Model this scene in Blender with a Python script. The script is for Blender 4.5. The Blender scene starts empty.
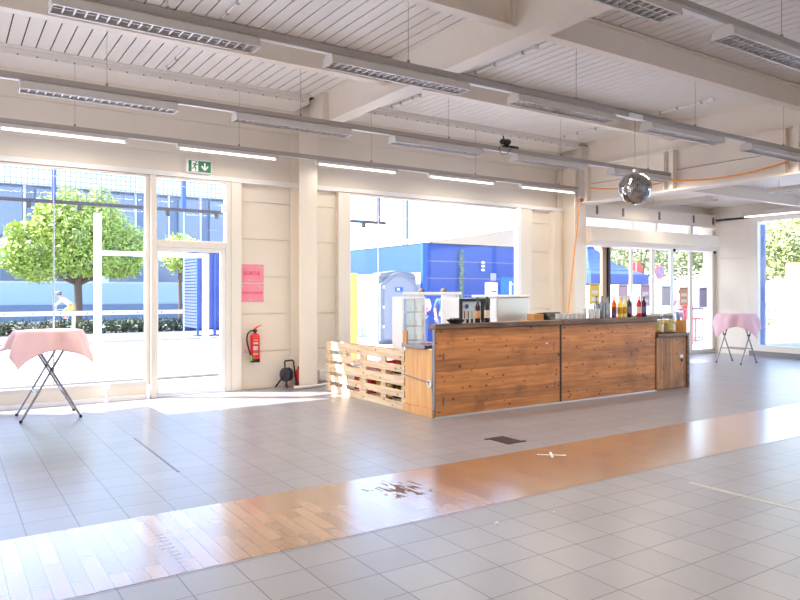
import bpy, bmesh, math, random
from math import sin, cos, pi, radians, sqrt, atan2
from mathutils import Vector, Matrix
random.seed(7)
SC = bpy.context.scene
COL = SC.collection

# ------------------------------------------------------------------ camera
cd = bpy.data.cameras.new('camera'); cam = bpy.data.objects.new('camera', cd); COL.objects.link(cam)
cam.location = (0, 0, 1.6); cam.rotation_euler = (radians(90), 0, radians(-33.47))
cd.sensor_width = 36; cd.lens = 691.4 / 800 * 36; cd.shift_y = -8.3 / 800
cd.clip_start = 0.05; cd.clip_end = 400
SC.camera = cam
# ------------------------------------------------------------------ sky, sun, exposure
W = bpy.data.worlds.new('sky'); SC.world = W; W.use_nodes = True
nt = W.node_tree; bg = nt.nodes['Background']
sky = nt.nodes.new('ShaderNodeTexSky'); sky.sky_type = 'NISHITA'; sky.sun_disc = False
sky.sun_elevation = radians(45); sky.sun_rotation = radians(-56); sky.air_density = 1.0; sky.dust_density = 1.5; sky.ozone_density = 2.0
nt.links.new(sky.outputs[0], bg.inputs[0]); bg.inputs[1].default_value = 0.40
sd = bpy.data.lights.new('sun', 'SUN'); sd.energy = 8.5; sd.angle = radians(0.6); sd.color = (1, .98, .95)
sun = bpy.data.objects.new('sun', sd); COL.objects.link(sun)
sun.location = (-20, 30, 30)
sun.rotation_euler = Vector((1.5, -1.0, -1.82)).to_track_quat('-Z', 'Y').to_euler()
LAMP_W = 11.0
SC.view_settings.view_transform = 'Standard'; SC.view_settings.look = 'None'
SC.view_settings.gamma = 1; SC.view_settings.use_curve_mapping = False
SC.view_settings.exposure = 1.28
SC.cycles.use_denoising = True
SC.cycles.max_bounces = 10; SC.cycles.diffuse_bounces = 6; SC.cycles.transparent_max_bounces = 24
SC.cycles.caustics_reflective = False; SC.cycles.caustics_refractive = False
SC.cycles.sample_clamp_indirect = 6.0

# ------------------------------------------------------------------ materials
def srgb(r, g, b):
    f = lambda c: (c / 255 / 12.92) if c / 255 <= .04045 else ((c / 255 + .055) / 1.055) ** 2.4
    return (f(r), f(g), f(b), 1)
def newmat(name):
    m = bpy.data.materials.new(name); m.use_nodes = True
    n = m.node_tree; return m, n, n.nodes['Principled BSDF'], n.links
def plain(name, c, rough=.5, metal=0, var=.06, scale=6.0, spec=.5, coat=0, emit=0, bump=0):
    m, n, p, L = newmat(name)
    p.inputs['Roughness'].default_value = rough; p.inputs['Metallic'].default_value = metal
    p.inputs['Specular IOR Level'].default_value = spec; p.inputs['Coat Weight'].default_value = coat
    tc = n.nodes.new('ShaderNodeTexCoord'); nz = n.nodes.new('ShaderNodeTexNoise')
    nz.inputs['Scale'].default_value = scale; nz.inputs['Detail'].default_value = 4
    L.new(tc.outputs['Object'], nz.inputs['Vector'])
    mx = n.nodes.new('ShaderNodeMix'); mx.data_type = 'RGBA'
    c = srgb(*c)
    mx.inputs[6].default_value = tuple(max(0, v * (1 - var)) for v in c[:3]) + (1,)
    mx.inputs[7].default_value = tuple(min(1, v * (1 + var)) for v in c[:3]) + (1,)
    L.new(nz.outputs['Fac'], mx.inputs[0]); L.new(mx.outputs[2], p.inputs['Base Color'])
    if emit:
        L.new(mx.outputs[2], p.inputs['Emission Color']); p.inputs['Emission Strength'].default_value = emit
    if bump:
        b = n.nodes.new('ShaderNodeBump'); b.inputs['Strength'].default_value = bump; b.inputs['Distance'].default_value = .01
        L.new(nz.outputs['Fac'], b.inputs['Height']); L.new(b.outputs[0], p.inputs['Normal'])
    return m
def glassmat(name, tint=(1, 1, 1), refl=.05):
    m = bpy.data.materials.new(name); m.use_nodes = True; n = m.node_tree; n.nodes.clear()
    o = n.nodes.new('ShaderNodeOutputMaterial'); t = n.nodes.new('ShaderNodeBsdfTransparent'); g = n.nodes.new('ShaderNodeBsdfGlossy')
    t.inputs[0].default_value = (*tint, 1); g.inputs['Roughness'].default_value = .02
    lw = n.nodes.new('ShaderNodeFresnel')
    ge = n.nodes.new('ShaderNodeNewGeometry'); io = n.nodes.new('ShaderNodeMapRange'); io.inputs['To Min'].default_value = 1.22; io.inputs['To Max'].default_value = 1 / 1.22   # same thin-pane Fresnel on both faces
    n.links.new(ge.outputs['Backfacing'], io.inputs['Value']); n.links.new(io.outputs[0], lw.inputs[0])
    mx = n.nodes.new('ShaderNodeMixShader')
    n.links.new(lw.outputs[0], mx.inputs[0]); n.links.new(t.outputs[0], mx.inputs[1]); n.links.new(g.outputs[0], mx.inputs[2])
    n.links.new(mx.outputs[0], o.inputs[0]); return m
def woodmat(name, light, dark, axis=0, grain=1.0, knots=True, plank=.12, vert_axis=2, rough=.5, burn=None, gapdark=.55):
    """boards along `axis`, stacked along vert_axis, knots and streaky grain"""
    m, n, p, L = newmat(name); p.inputs['Roughness'].default_value = rough
    tc = n.nodes.new('ShaderNodeTexCoord')
    mp = n.nodes.new('ShaderNodeMapping'); L.new(tc.outputs['Object'], mp.inputs['Vector'])
    s = [14.0, 14.0, 14.0]; s[axis] = 1.1; mp.inputs['Scale'].default_value = [v * grain for v in s]
    nz = n.nodes.new('ShaderNodeTexNoise'); nz.inputs['Scale'].default_value = 1.6; nz.inputs['Detail'].default_value = 6; nz.inputs['Distortion'].default_value = .6
    L.new(mp.outputs[0], nz.inputs['Vector'])
    cr = n.nodes.new('ShaderNodeValToRGB'); L.new(nz.outputs['Fac'], cr.inputs[0])
    cr.color_ramp.elements[0].position = .3; cr.color_ramp.elements[0].color = srgb(*dark)
    cr.color_ramp.elements[1].position = .68; cr.color_ramp.elements[1].color = srgb(*light)
    col = cr.outputs[0]
    sep = n.nodes.new('ShaderNodeSeparateXYZ'); L.new(tc.outputs['Object'], sep.inputs[0])
    def math_(op, a, b=None):
        q = n.nodes.new('ShaderNodeMath'); q.operation = op
        for i, v in enumerate((a, b)):
            if v is None: continue
            if isinstance(v, (int, float)): q.inputs[i].default_value = v
            else: L.new(v, q.inputs[i])
        return q.outputs[0]
    def mul(c, fac, colr):
        x = n.nodes.new('ShaderNodeMix'); x.data_type = 'RGBA'; x.blend_type = 'MIX'
        L.new(fac, x.inputs[0]); L.new(c, x.inputs[6]); x.inputs[7].default_value = colr; return x.outputs[2]
    if plank:
        a = math_('MULTIPLY', sep.outputs[vert_axis], 1 / plank); fr = math_('FRACT', a)
        fl = math_('FLOOR', a)
        wn = n.nodes.new('ShaderNodeTexWhiteNoise'); wn.noise_dimensions = '1D'; L.new(fl, wn.inputs['W'])
        hs = n.nodes.new('ShaderNodeHueSaturation'); L.new(col, hs.inputs['Color'])
        L.new(math_('ADD', math_('MULTIPLY', wn.outputs['Value'], .36), .82), hs.inputs['Value']); col = hs.outputs[0]
        g = math_('LESS_THAN', fr, .03)
        col = mul(col, math_('MULTIPLY', g, gapdark), srgb(60, 34, 16))
    if knots:
        mk = n.nodes.new('ShaderNodeMapping'); L.new(tc.outputs['Object'], mk.inputs['Vector'])
        k = [13.0, 13.0, 13.0]; k[axis] = 8.0; k[3 - axis - vert_axis if axis != vert_axis else 1] = .05; mk.inputs['Scale'].default_value = k
        vo = n.nodes.new('ShaderNodeTexVoronoi'); vo.inputs['Scale'].default_value = 1.0; L.new(mk.outputs[0], vo.inputs['Vector'])
        kk = n.nodes.new('ShaderNodeValToRGB'); L.new(vo.outputs['Distance'], kk.inputs[0])
        kk.color_ramp.elements[0].position = .10; kk.color_ramp.elements[0].color = (.85, .85, .85, 1)
        kk.color_ramp.elements[1].position = .24; kk.color_ramp.elements[1].color = (0, 0, 0, 1)
        kf = n.nodes.new('ShaderNodeSeparateColor'); L.new(kk.outputs[0], kf.inputs[0])
        rr = n.nodes.new('ShaderNodeSeparateColor'); L.new(vo.outputs['Color'], rr.inputs[0])
        col = mul(col, math_('MULTIPLY', kf.outputs[0], math_('GREATER_THAN', rr.outputs[0], .18)), srgb(52, 26, 12))
    if burn:
        b = n.nodes.new('ShaderNodeTexNoise'); b.inputs['Scale'].default_value = burn[0]; b.inputs['Detail'].default_value = 6
        L.new(tc.outputs['Object'], b.inputs['Vector'])
        br = n.nodes.new('ShaderNodeValToRGB'); L.new(b.outputs['Fac'], br.inputs[0])
        br.color_ramp.elements[0].position = burn[1]; br.color_ramp.elements[1].position = burn[1] + .22
        bs = n.nodes.new('ShaderNodeSeparateColor'); L.new(br.outputs[0], bs.inputs[0])
        col = mul(col, math_('MULTIPLY', bs.outputs[0], burn[2]), srgb(66, 38, 20))
    L.new(col, p.inputs['Base Color'])
    bp = n.nodes.new('ShaderNodeBump'); bp.inputs['Strength'].default_value = .25; bp.inputs['Distance'].default_value = .004
    L.new(nz.outputs['Fac'], bp.inputs['Height']); L.new(bp.outputs[0], p.inputs['Normal'])
    return m
def brickmat(name, c1, c2, cm, bw, bh, mortar, loc, rough, rot=0, offset=0, spec=.5, coat=0, bump=.15, dirt=None, rough_var=.08):
    m, n, p, L = newmat(name)
    tc = n.nodes.new('ShaderNodeTexCoord'); mp = n.nodes.new('ShaderNodeMapping'); mp.vector_type = 'TEXTURE'
    mp.inputs['Location'].default_value = loc; mp.inputs['Rotation'].default_value = (0, 0, rot)
    L.new(tc.outputs['Object'], mp.inputs['Vector'])
    bk = n.nodes.new('ShaderNodeTexBrick'); bk.offset = offset; bk.squash = 1
    bk.inputs['Color1'].default_value = srgb(*c1); bk.inputs['Color2'].default_value = srgb(*c2); bk.inputs['Mortar'].default_value = srgb(*cm)
    bk.inputs['Scale'].default_value = 1; bk.inputs['Mortar Size'].default_value = mortar; bk.inputs['Mortar Smooth'].default_value = .1
    bk.inputs['Brick Width'].default_value = bw; bk.inputs['Row Height'].default_value = bh
    L.new(mp.outputs[0], bk.inputs['Vector'])
    nz = n.nodes.new('ShaderNodeTexNoise'); nz.inputs['Scale'].default_value = 1.7; nz.inputs['Detail'].default_value = 6; L.new(tc.outputs['Object'], nz.inputs['Vector'])
    hs = n.nodes.new('ShaderNodeHueSaturation'); L.new(bk.outputs['Color'], hs.inputs['Color'])
    mr = n.nodes.new('ShaderNodeMapRange'); mr.inputs['To Min'].default_value = .86; mr.inputs['To Max'].default_value = 1.14
    L.new(nz.outputs['Fac'], mr.inputs['Value']); L.new(mr.outputs[0], hs.inputs['Value'])
    col = hs.outputs[0]
    if dirt: col = dirt(n, L, tc, col)
    L.new(col, p.inputs['Base Color'])
    r2 = n.nodes.new('ShaderNodeMapRange'); r2.inputs['To Min'].default_value = rough - rough_var; r2.inputs['To Max'].default_value = rough + rough_var
    L.new(nz.outputs['Fac'], r2.inputs['Value']); L.new(r2.outputs[0], p.inputs['Roughness'])
    p.inputs['Specular IOR Level'].default_value = spec; p.inputs['Coat Weight'].default_value = coat; p.inputs['Coat Roughness'].default_value = rough
    b = n.nodes.new('ShaderNodeBump'); b.inputs['Strength'].default_value = bump; b.inputs['Distance'].default_value = .003; b.invert = True
    L.new(bk.outputs['Fac'], b.inputs['Height']); L.new(b.outputs[0], p.inputs['Normal'])
    return m
def scuffs(n, L, tc, col):   # worn varnish: a scuffed patch and a row of short scrape marks
    def mth(op, a, b=None, c=None):
        q = n.nodes.new('ShaderNodeMath'); q.operation = op
        for i, v in enumerate((a, b, c)):
            if v is None: continue
            if isinstance(v, (int, float)): q.inputs[i].default_value = v
            else: L.new(v, q.inputs[i])
        return q.outputs[0]
    sp = n.nodes.new('ShaderNodeSeparateXYZ'); L.new(tc.outputs['Object'], sp.inputs[0]); X, Y = sp.outputs[0], sp.outputs[1]
    dx = mth('MULTIPLY', mth('SUBTRACT', X, 3.08), 3.4); dy = mth('MULTIPLY', mth('SUBTRACT', Y, 4.66), 3.0)
    r = mth('SQRT', mth('ADD', mth('MULTIPLY', dx, dx), mth('MULTIPLY', dy, dy)))
    mp = n.nodes.new('ShaderNodeMapping'); mp.inputs['Scale'].default_value = (26, 7, 1); L.new(tc.outputs['Object'], mp.inputs['Vector'])
    nz = n.nodes.new('ShaderNodeTexNoise'); nz.inputs['Scale'].default_value = 1; nz.inputs['Detail'].default_value = 5; L.new(mp.outputs[0], nz.inputs['Vector'])
    mr = n.nodes.new('ShaderNodeMapRange'); L.new(mth('SUBTRACT', nz.outputs['Fac'], mth('MULTIPLY', r, .22)), mr.inputs['Value']); mr.inputs['From Min'].default_value = .40; mr.inputs['From Max'].default_value = .46
    m2 = n.nodes.new('ShaderNodeMapping'); m2.inputs['Scale'].default_value = (9, 20, 1); L.new(tc.outputs['Object'], m2.inputs['Vector'])
    n2 = n.nodes.new('ShaderNodeTexNoise'); n2.inputs['Scale'].default_value = 1; L.new(m2.outputs[0], n2.inputs['Vector'])
    band = mth('LESS_THAN', mth('ABSOLUTE', mth('SUBTRACT', X, 1.17)), .042)
    dash = mth('MULTIPLY', band, mth('GREATER_THAN', mth('ADD', mth('SINE', mth('MULTIPLY', Y, 92)), mth('MULTIPLY', n2.outputs['Fac'], 1.4)), .95))
    mask = mth('MAXIMUM', mr.outputs[0], mth('MULTIPLY', dash, .45))
    p = n.nodes['Principled BSDF']
    L.new(mth('SUBTRACT', 1.0, mth('MULTIPLY', mask, .9)), p.inputs['Coat Weight']); L.new(mth('MULTIPLY', mth('SUBTRACT', 1.0, mask), .8), p.inputs['Specular IOR Level'])
    m = n.nodes.new('ShaderNodeMix'); m.data_type = 'RGBA'; L.new(mask, m.inputs[0]); L.new(col, m.inputs[6]); m.inputs[7].default_value = srgb(120, 96, 84)
    return m.outputs[2]

M = dict(
    cream=plain('cream wall paint', (234, 225, 211), .6, var=.03, scale=3),
    beam=plain('cream steel paint', (237, 227, 213), .45, var=.03),
    deck=plain('pale roof sheet', (241, 237, 231), .45, var=.03, metal=0),
    groove=plain('dark acoustic slot', (70, 62, 66), .8),
    frame=plain('cream window frame', (230, 223, 213), .4, var=.02),
    white=plain('white enamel', (240, 240, 240), .3, var=.01),
    rail=plain('grey lamp channel', (176, 168, 160), .4, var=.02, metal=.2),
    lampw=plain('lamp housing', (214, 208, 200), .35, var=.02),
    louvre=plain('lamp louvre', (214, 210, 206), .3, metal=.3, var=.02),
    tube=plain('lit tube', (255, 255, 255), .3, var=0, emit=.9),
    wire=plain('steel wire', (150, 145, 140), .4, metal=.8),
    bolt=plain('dark bolt', (60, 50, 48), .5, metal=.5),
    dark=plain('black plastic', (24, 23, 25), .45),
    grey=plain('grey painted steel', (172, 169, 166), .5),
    chrome=plain('brushed tube', (150, 146, 146), .3, metal=.85),
    steel=plain('stainless sheet', (205, 203, 200), .35, metal=.6, var=.03),
    fridgew=plain('white appliance', (236, 238, 240), .3, var=.01),
    red=plain('red enamel', (226, 40, 30), .35, var=.04),
    redp=plain('red plastic crate', (205, 28, 34), .4),
    green=plain('exit green', (18, 122, 78), .4, var=.02),
    greenl=plain('tag green', (110, 215, 90), .5),
    pink=plain('pink paper', (246, 150, 172), .75, var=.04),
    pinkt=plain('magenta ink', (226, 40, 100), .7),
    tape=plain('clear tape', (220, 190, 190), .3),
    cloth=plain('pale pink paper cloth', (240, 196, 194), .65, var=.03, scale=3),
    cloth2=plain('lilac pink cloth', (228, 190, 204), .7, var=.03, scale=3),
    orange=plain('orange cable sheath', (252, 160, 66), .5),
    cable=plain('white cable', (226, 222, 216), .5),
    glass=glassmat('window glass'),
    glass2=glassmat('vessel glass', (.93, .96, .96)),
    blue=plain('blue cladding', (36, 70, 146), .55, var=.06, scale=2),
    blued=plain('blue slats', (70, 84, 158), .6, var=.08),
    bluet=plain('blue tent fabric', (40, 72, 160), .7, var=.06),
    bluel=plain('light blue panel', (166, 184, 202), .6, var=.03),
    bwhite=plain('white render', (212, 213, 216), .8, var=.03),
    bglass=plain('office glazing', (106, 118, 138), .15, var=.15, scale=.5, spec=.8),
    plinth=plain('blue grey plinth', (118, 130, 152), .7),
    tan=plain('tan cladding', (190, 168, 142), .7),
    porta=plain('grey moulded plastic', (128, 132, 142), .7, var=.03),
    portad=plain('pale grey door skin', (140, 144, 154), .65, var=.03),
    yellow=plain('yellow board', (240, 205, 100), .6),
    ground=plain('pale asphalt', (160, 164, 174), .9, var=.12, scale=2.5, bump=.2),
    kerb=plain('kerb stone', (176, 172, 170), .9, var=.1),
    pave=plain('grey setts', (118, 116, 118), .9, var=.15, scale=9),
    gutter=plain('dark drain', (66, 56, 56), .8),
    bark=plain('bark', (96, 80, 66), .9, var=.25, scale=9),
    leaf=plain('bright leaves', (172, 188, 92), .6, var=.4, scale=3),
    leafd=plain('olive leaves', (136, 144, 88), .7, var=.35, scale=3),
    hedge=plain('hedge leaves', (66, 78, 48), .7, var=.35, scale=4),
    scr=plain('dark slate steel', (66, 66, 76), .6), scrw=plain('blue grey wire', (104, 116, 150), .6), brown=plain('brown mullion paint', (168, 142, 116), .5),
    skin=plain('skin', (222, 168, 140), .6),
    hairm=plain('dark hair', (60, 40, 30), .7),
    shirtw=plain('white shirt', (238, 238, 240), .8),
    jeans=plain('blue cotton', (70, 96, 156), .8),
    mauve=plain('mauve top', (150, 110, 130), .8),
    navy=plain('dark trousers', (56, 60, 84), .8),
    signred=plain('sign red', (206, 40, 40), .4), signblue=plain('sign blue', (40, 84, 180), .4),
    ply=woodmat('pale counter board', (226, 170, 108), (206, 146, 86), axis=2, plank=0, knots=True, grain=.8, rough=.55),
    barwood=woodmat('orange pine boards', (206, 134, 70), (166, 100, 50), axis=0, plank=.145, rough=.5, burn=(2.2, .54, .5), gapdark=.3),
    barend=woodmat('scorched pine', (190, 128, 70), (146, 92, 48), axis=2, plank=.18, vert_axis=0, rough=.5, burn=(3.0, .5, .6)),
    bartop=woodmat('dark charred top', (132, 98, 72), (56, 38, 30), axis=0, plank=0, knots=False, rough=.45),
    edge=plain('grey edge strip', (120, 116, 118), .4, metal=.4),
    pallet=woodmat('raw pallet wood', (228, 202, 170), (198, 164, 126), axis=1, plank=0, rough=.7),
    cork=plain('card brown', (196, 140, 84), .7),
)
M['tile'] = brickmat('grey floor tiles', (148, 146, 151), (139, 137, 143), (92, 86, 92), .3213, .297, .0042, (2.704 + .0028, 3.04, 0), .30, spec=.9, coat=.12, bump=.2, rough_var=.03)
M['parquet'] = brickmat('varnished oak parquet', (176, 132, 96), (146, 104, 72), (86, 62, 50), .52, .097, .0024, (0, 0, 0), .2, rot=pi / 2, offset=.37, spec=.8, coat=.7, bump=.35, dirt=scuffs, rough_var=.03)
M['parquet'].node_tree.nodes['Principled BSDF'].inputs['Coat IOR'].default_value = 1.7

# ------------------------------------------------------------------ geometry helpers
def BM(): return bmesh.new()
def box(b, x0, x1, y0, y1, z0, z1):
    v = [b.verts.new((x, y, z)) for x in (x0, x1) for y in (y0, y1) for z in (z0, z1)]
    for f in ((0, 1, 3, 2), (4, 6, 7, 5), (0, 4, 5, 1), (2, 3, 7, 6), (0, 2, 6, 4), (1, 5, 7, 3)): b.faces.new([v[i] for i in f])
    return b
def frame_of(d):
    d = Vector(d).normalized(); a = Vector((0, 0, 1)) if abs(d.z) < .9 else Vector((1, 0, 0))
    u = d.cross(a).normalized(); return u, d.cross(u).normalized()
def cyl(b, p0, p1, r, seg=10, r1=None, cap=True):
    p0, p1 = Vector(p0), Vector(p1); u, w = frame_of(p1 - p0); r1 = r if r1 is None else r1
    A = [b.verts.new(p0 + (u * cos(2 * pi * i / seg) + w * sin(2 * pi * i / seg)) * r) for i in range(seg)]
    B = [b.verts.new(p1 + (u * cos(2 * pi * i / seg) + w * sin(2 * pi * i / seg)) * r1) for i in range(seg)]
    for i in range(seg): b.faces.new((A[i], A[(i + 1) % seg], B[(i + 1) % seg], B[i]))
    if cap: b.faces.new(A[::-1]); b.faces.new(B)
    return b
def tube(b, pts, r, seg=8):
    pts = [Vector(p) for p in pts]; rings = []
    for i, p in enumerate(pts):
        d = (pts[min(i + 1, len(pts) - 1)] - pts[max(i - 1, 0)])
        u, w = frame_of(d)
        if rings:
            pu = rings[-1][1]; d.normalize(); u = (pu - d * pu.dot(d)).normalized(); w = d.cross(u)
        rings.append(([b.verts.new(p + (u * cos(2 * pi * k / seg) + w * sin(2 * pi * k / seg)) * r) for k in range(seg)], u))
    for (A, _), (B, _) in zip(rings, rings[1:]):
        for k in range(seg): b.faces.new((A[k], A[(k + 1) % seg], B[(k + 1) % seg], B[k]))
    b.faces.new(rings[0][0][::-1]); b.faces.new(rings[-1][0]); return b
def lathe(b, prof, c=(0, 0, 0), seg=20):
    rings = []
    for r, z in prof:
        if r < 1e-5: rings.append([b.verts.new((c[0], c[1], c[2] + z))])
        else: rings.append([b.verts.new((c[0] + r * cos(2 * pi * k / seg), c[1] + r * sin(2 * pi * k / seg), c[2] + z)) for k in range(seg)])
    for A, B in zip(rings, rings[1:]):
        for k in range(seg):
            a0, a1, b0, b1 = A[k % len(A)], A[(k + 1) % len(A)], B[k % len(B)], B[(k + 1) % len(B)]
            vs = []
            for v in (a0, a1, b1, b0):
                if v not in vs: vs.append(v)
            if len(vs) > 2: b.faces.new(vs)
    return b
def prism(b, poly, axis, a0, a1):
    """poly: 2D points in the plane normal to `axis` (remaining axes in xyz order), extruded a0..a1"""
    def P(q, a):
        l = list(q); l.insert(axis, a); return l
    A = [b.verts.new(P(q, a0)) for q in poly]; B = [b.verts.new(P(q, a1)) for q in poly]
    n = len(poly)
    for i in range(n): b.faces.new((A[i], A[(i + 1) % n], B[(i + 1) % n], B[i]))
    b.faces.new(A[::-1]); b.faces.new(B); return b
def sphere(b, c, r, u=14, v=9, sc=(1, 1, 1)):
    m = Matrix.Translation(c) @ Matrix.Diagonal((*sc, 1)); bmesh.ops.create_uvsphere(b, u_segments=u, v_segments=v, radius=r, matrix=m); return b
def obj(name, b, mat, parent=None, loc=None, bevel=0, smooth=False):
    bmesh.ops.recalc_face_normals(b, faces=b.faces)
    me = bpy.data.meshes.new(name); b.to_mesh(me); b.free()
    if isinstance(mat, str): mat = M[mat]
    me.materials.append(mat)
    o = bpy.data.objects.new(name, me); COL.objects.link(o)
    if parent is not None: o.parent = parent
    if loc is not None: o.location = loc
    if bevel:
        md = o.modifiers.new('bevel', 'BEVEL'); md.width = bevel; md.segments = 2; md.limit_method = 'ANGLE'
    if smooth:
        for p in me.polygons: p.use_smooth = True
        try: me.set_sharp_from_angle(angle=radians(40))
        except Exception: pass
    return o
def tag(o, label, cat, group=None, kind=None):
    o['label'] = label; o['category'] = cat
    if group: o['group'] = group
    if kind: o['kind'] = kind
    return o
def thing(name, label, cat, loc=(0, 0, 0), rz=0, group=None):
    o = bpy.data.objects.new(name, None); COL.objects.link(o); o.location = loc; o.rotation_euler = (0, 0, rz)
    o.empty_display_size = .1
    return tag(o, label, cat, group)
def struct(name, b=None, mat=None, label=None, bevel=0):
    if b is None: o = bpy.data.objects.new(name, None); COL.objects.link(o)
    else: o = obj(name, b, mat, bevel=bevel)
    o['kind'] = 'structure'
    if label: o['label'] = label
    return o
def copy_tree(o, parent=None, **kw):
    c = o.copy(); COL.objects.link(c); c.parent = parent
    for ch in o.children: copy_tree(ch, c)
    return c
def again(o, label, loc, rz=None):
    c = copy_tree(o); c['label'] = label; c.location = loc
    if rz is not None: c.rotation_euler = (0, 0, rz)
    return c
_dg = None
def text(name, s, size, mat, parent, loc, rot, depth=.002, align='CENTER', sx=1):
    cu = bpy.data.curves.new(name, 'FONT'); cu.body = s; cu.size = size; cu.align_x = align; cu.align_y = 'CENTER'; cu.extrude = depth
    t = bpy.data.objects.new(name, cu); COL.objects.link(t)
    bpy.context.view_layer.update()
    me = bpy.data.meshes.new_from_object(t.evaluated_get(bpy.context.evaluated_depsgraph_get()))
    bpy.data.objects.remove(t); bpy.data.curves.remove(cu)
    me.name = name; me.materials.clear(); me.materials.append(M[mat] if isinstance(mat, str) else mat)
    o = bpy.data.objects.new(name, me); COL.objects.link(o); o.parent = parent; o.location = loc; o.rotation_euler = rot; o.scale = (sx, 1, 1)
    return o
UP = (radians(90), 0, 0)          # lettering that faces -Y

# ================================================================== ROOM SHELL
XL, XR, YF, YW = -3.5, 17.0, -3.5, 10.88     # left, right, front (behind camera), window wall
FZ = 3.36                                      # underside of the fascia above the windows
struct('floor', box(BM(), XL, XR + .2, YF, YW + .2, -.1, 0), 'tile')
struct('parquet_strip', box(BM(), XL, XR, 3.955, 5.112, -.02, .002), 'parquet', 'strip of varnished parquet set into the grey tiles')

def panels(b, x0, x1, y0, y1, z0, z1, axis=0, step=.6175, base=.62):
    z = z0; lv = [base + step * k for k in range(12)]
    for a in lv + [z1]:
        t = min(a, z1)
        if t - z > .02:
            if axis == 0: box(b, x0, x1, y0, y1, z, t - (.018 if t < z1 else 0))
            else: box(b, x0, x1, y0, y1, z, t - (.018 if t < z1 else 0))
        z = t
        if t >= z1: break
    return b
# window wall: panelled piers, fascia
b = BM()
panels(b, 4.01, 5.86, 10.88, 10.98, 0, FZ)
panels(b, 10.50, 11.12, 10.88, 10.98, 0, FZ); box(b, 11.12, 11.33, 10.72, 10.98, 0, FZ)
box(b, 4.0, 5.86, 10.90, 11.05, 0, FZ); box(b, 10.5, 11.7, 10.90, 11.05, 0, FZ)
box(b, XL, -.35, 10.88, 11.05, 0, FZ)  # unseen solid wall left of the window, placed to cut off the sun patch
box(b, XL, 11.7, 10.86, 11.05, FZ, 3.74); box(b, XL, 11.7, 10.86, 11.05, 3.752, 4.27); box(b, XL, 11.7, 10.86, 11.05, 4.282, 5.0)
box(b, XL, 11.7, 10.872, 11.04, 3.7, 4.3)
box(b, 11.6, XR + .2, 10.80, 10.98, 3.31, 5.0)
struct('wall_back', b, 'cream')
struct('trim_1', prism(BM(), [(10.862, 3.46), (10.80, 3.45), (10.76, 3.37), (10.862, 3.36)], 0, XL, 11.6), 'white', 'pale sill strip along the foot of the fascia')
# right wall
b = BM()
panels(b, XR, XR + .1, 9.72, 10.98, 0, 3.5, axis=1)
box(b, XR + .02, XR + .2, 9.70, 10.98, 0, 3.5)
box(b, XR, XR + .2, YF, 10.98, 3.45, 5.0)
box(b, XR, XR + .2, YF, 9.72, 0, .1)
box(b, XR, XR + .2, YF, -2.0, .1, 3.45)
struct('wall_right', b, 'cream')
# left wall (out of view) and the wall behind the camera; glazed openings sized to set the daylight
b = BM()
box(b, XL - .2, XL, YF, 11.05, 0, .5); box(b, XL - .2, XL, YF, 11.05, 3.3, 5.0)
for y0_, y1_ in ((YF, 2.6), (5.2, 6.4), (9.0, 11.05)): box(b, XL - .2, XL, y0_, y1_, .5, 3.3)
struct('wall_left', b, 'cream')
b = BM()
box(b, XL - .2, XR + .2, YF - .2, YF, 0, .4); box(b, XL - .2, XR + .2, YF - .2, YF, 3.5, 5.0)
for x0_, x1_ in ((XL, 7.5), (9.5, 13.0), (15.0, 17.2)): box(b, x0_, x1_, YF - .2, YF, .4, 3.5)
struct('wall_front', b, 'cream')
for k, (y0_, y1_) in enumerate(((2.6, 5.2), (6.4, 9.0))):
    struct('window_%d' % (5 + k), box(BM(), XL - .104, XL - .096, y0_, y1_, .5, 3.3), 'glass')
for k, (x0_, x1_) in enumerate(((7.5, 9.5), (13.0, 15.0))):
    struct('window_%d' % (7 + k), box(BM(), x0_, x1_, YF - .104, YF - .096, .4, 3.5), 'glass')
# roof deck: narrow pans with open dark slots between, running away from the camera
b = BM(); x = .68 - 26 * .1692
while x < 11.45:
    x1 = x + .1692
    prism(b, [(x + .007, 4.80), (x1 - .007, 4.80), (x1 - .026, 4.86), (x + .026, 4.86)], 1, YF, 10.3)
    x = x1
box(b, 11.40, 11.572, YF, 10.3, 4.802, 4.86)
struct('ceiling', b, 'deck')
struct('roof_slab', box(BM(), XL - .2, XR + .2, YF - .2, 11.05, 4.87, 5.1), 'groove')
struct('ceiling_lower', box(BM(), 11.62, XR + .05, YF, 10.85, 3.80, 3.9), 'beam', 'lower ceiling of the right hand bay')

def ibeam(b, axis, a0, a1, c, z0, z1, w, t=.018, wt=None):
    wt = wt or w
    """I section along axis (0=x, 1=y) centred on c"""
    if axis == 0:
        box(b, a0, a1, c - w / 2, c + w / 2, z0, z0 + t); box(b, a0, a1, c - w / 2, c + w / 2, z1 - t, z1); box(b, a0, a1, c - .008, c + .008, z0 + t, z1 - t)
    else:
        box(b, c - w / 2, c + w / 2, a0, a1, z0, z0 + t); box(b, c - wt / 2, c + wt / 2, a0, a1, z1 - t, z1); box(b, c - .008, c + .008, a0, a1, z0 + t, z1 - t)
    return b
b = ibeam(BM(), 1, YF, 10.50, 5.15, 4.27, 4.80, .24, wt=.05)
box(b, 5.03, 5.27, 9.85, 9.87, 4.29, 4.78)
struct('roof_beam', b, 'beam', 'deep steel main beam running from the near column towards the viewer')
b = ibeam(BM(), 1, YF, 10.85, 11.58, 4.27, 4.80, .24, wt=.05)
box(b, 11.57, 11.62, YF, 10.3, 3.53, 3.9); box(b, 11.57, 11.62, YF, 10.3, 3.912, 4.28)
box(b, 11.45, 11.80, YF, 10.85, 3.50, 3.53)
for y in (8.22, 5.95): box(b, 11.47, 11.57, y, y + .02, 3.53, 4.27)
for y in (8.02, 5.73, 10.1): box(b, 11.46, 11.57, y, y + .09, 3.53, 4.27)
struct('roof_beam', b, 'beam', 'far main beam with a panelled downstand below it')
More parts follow.
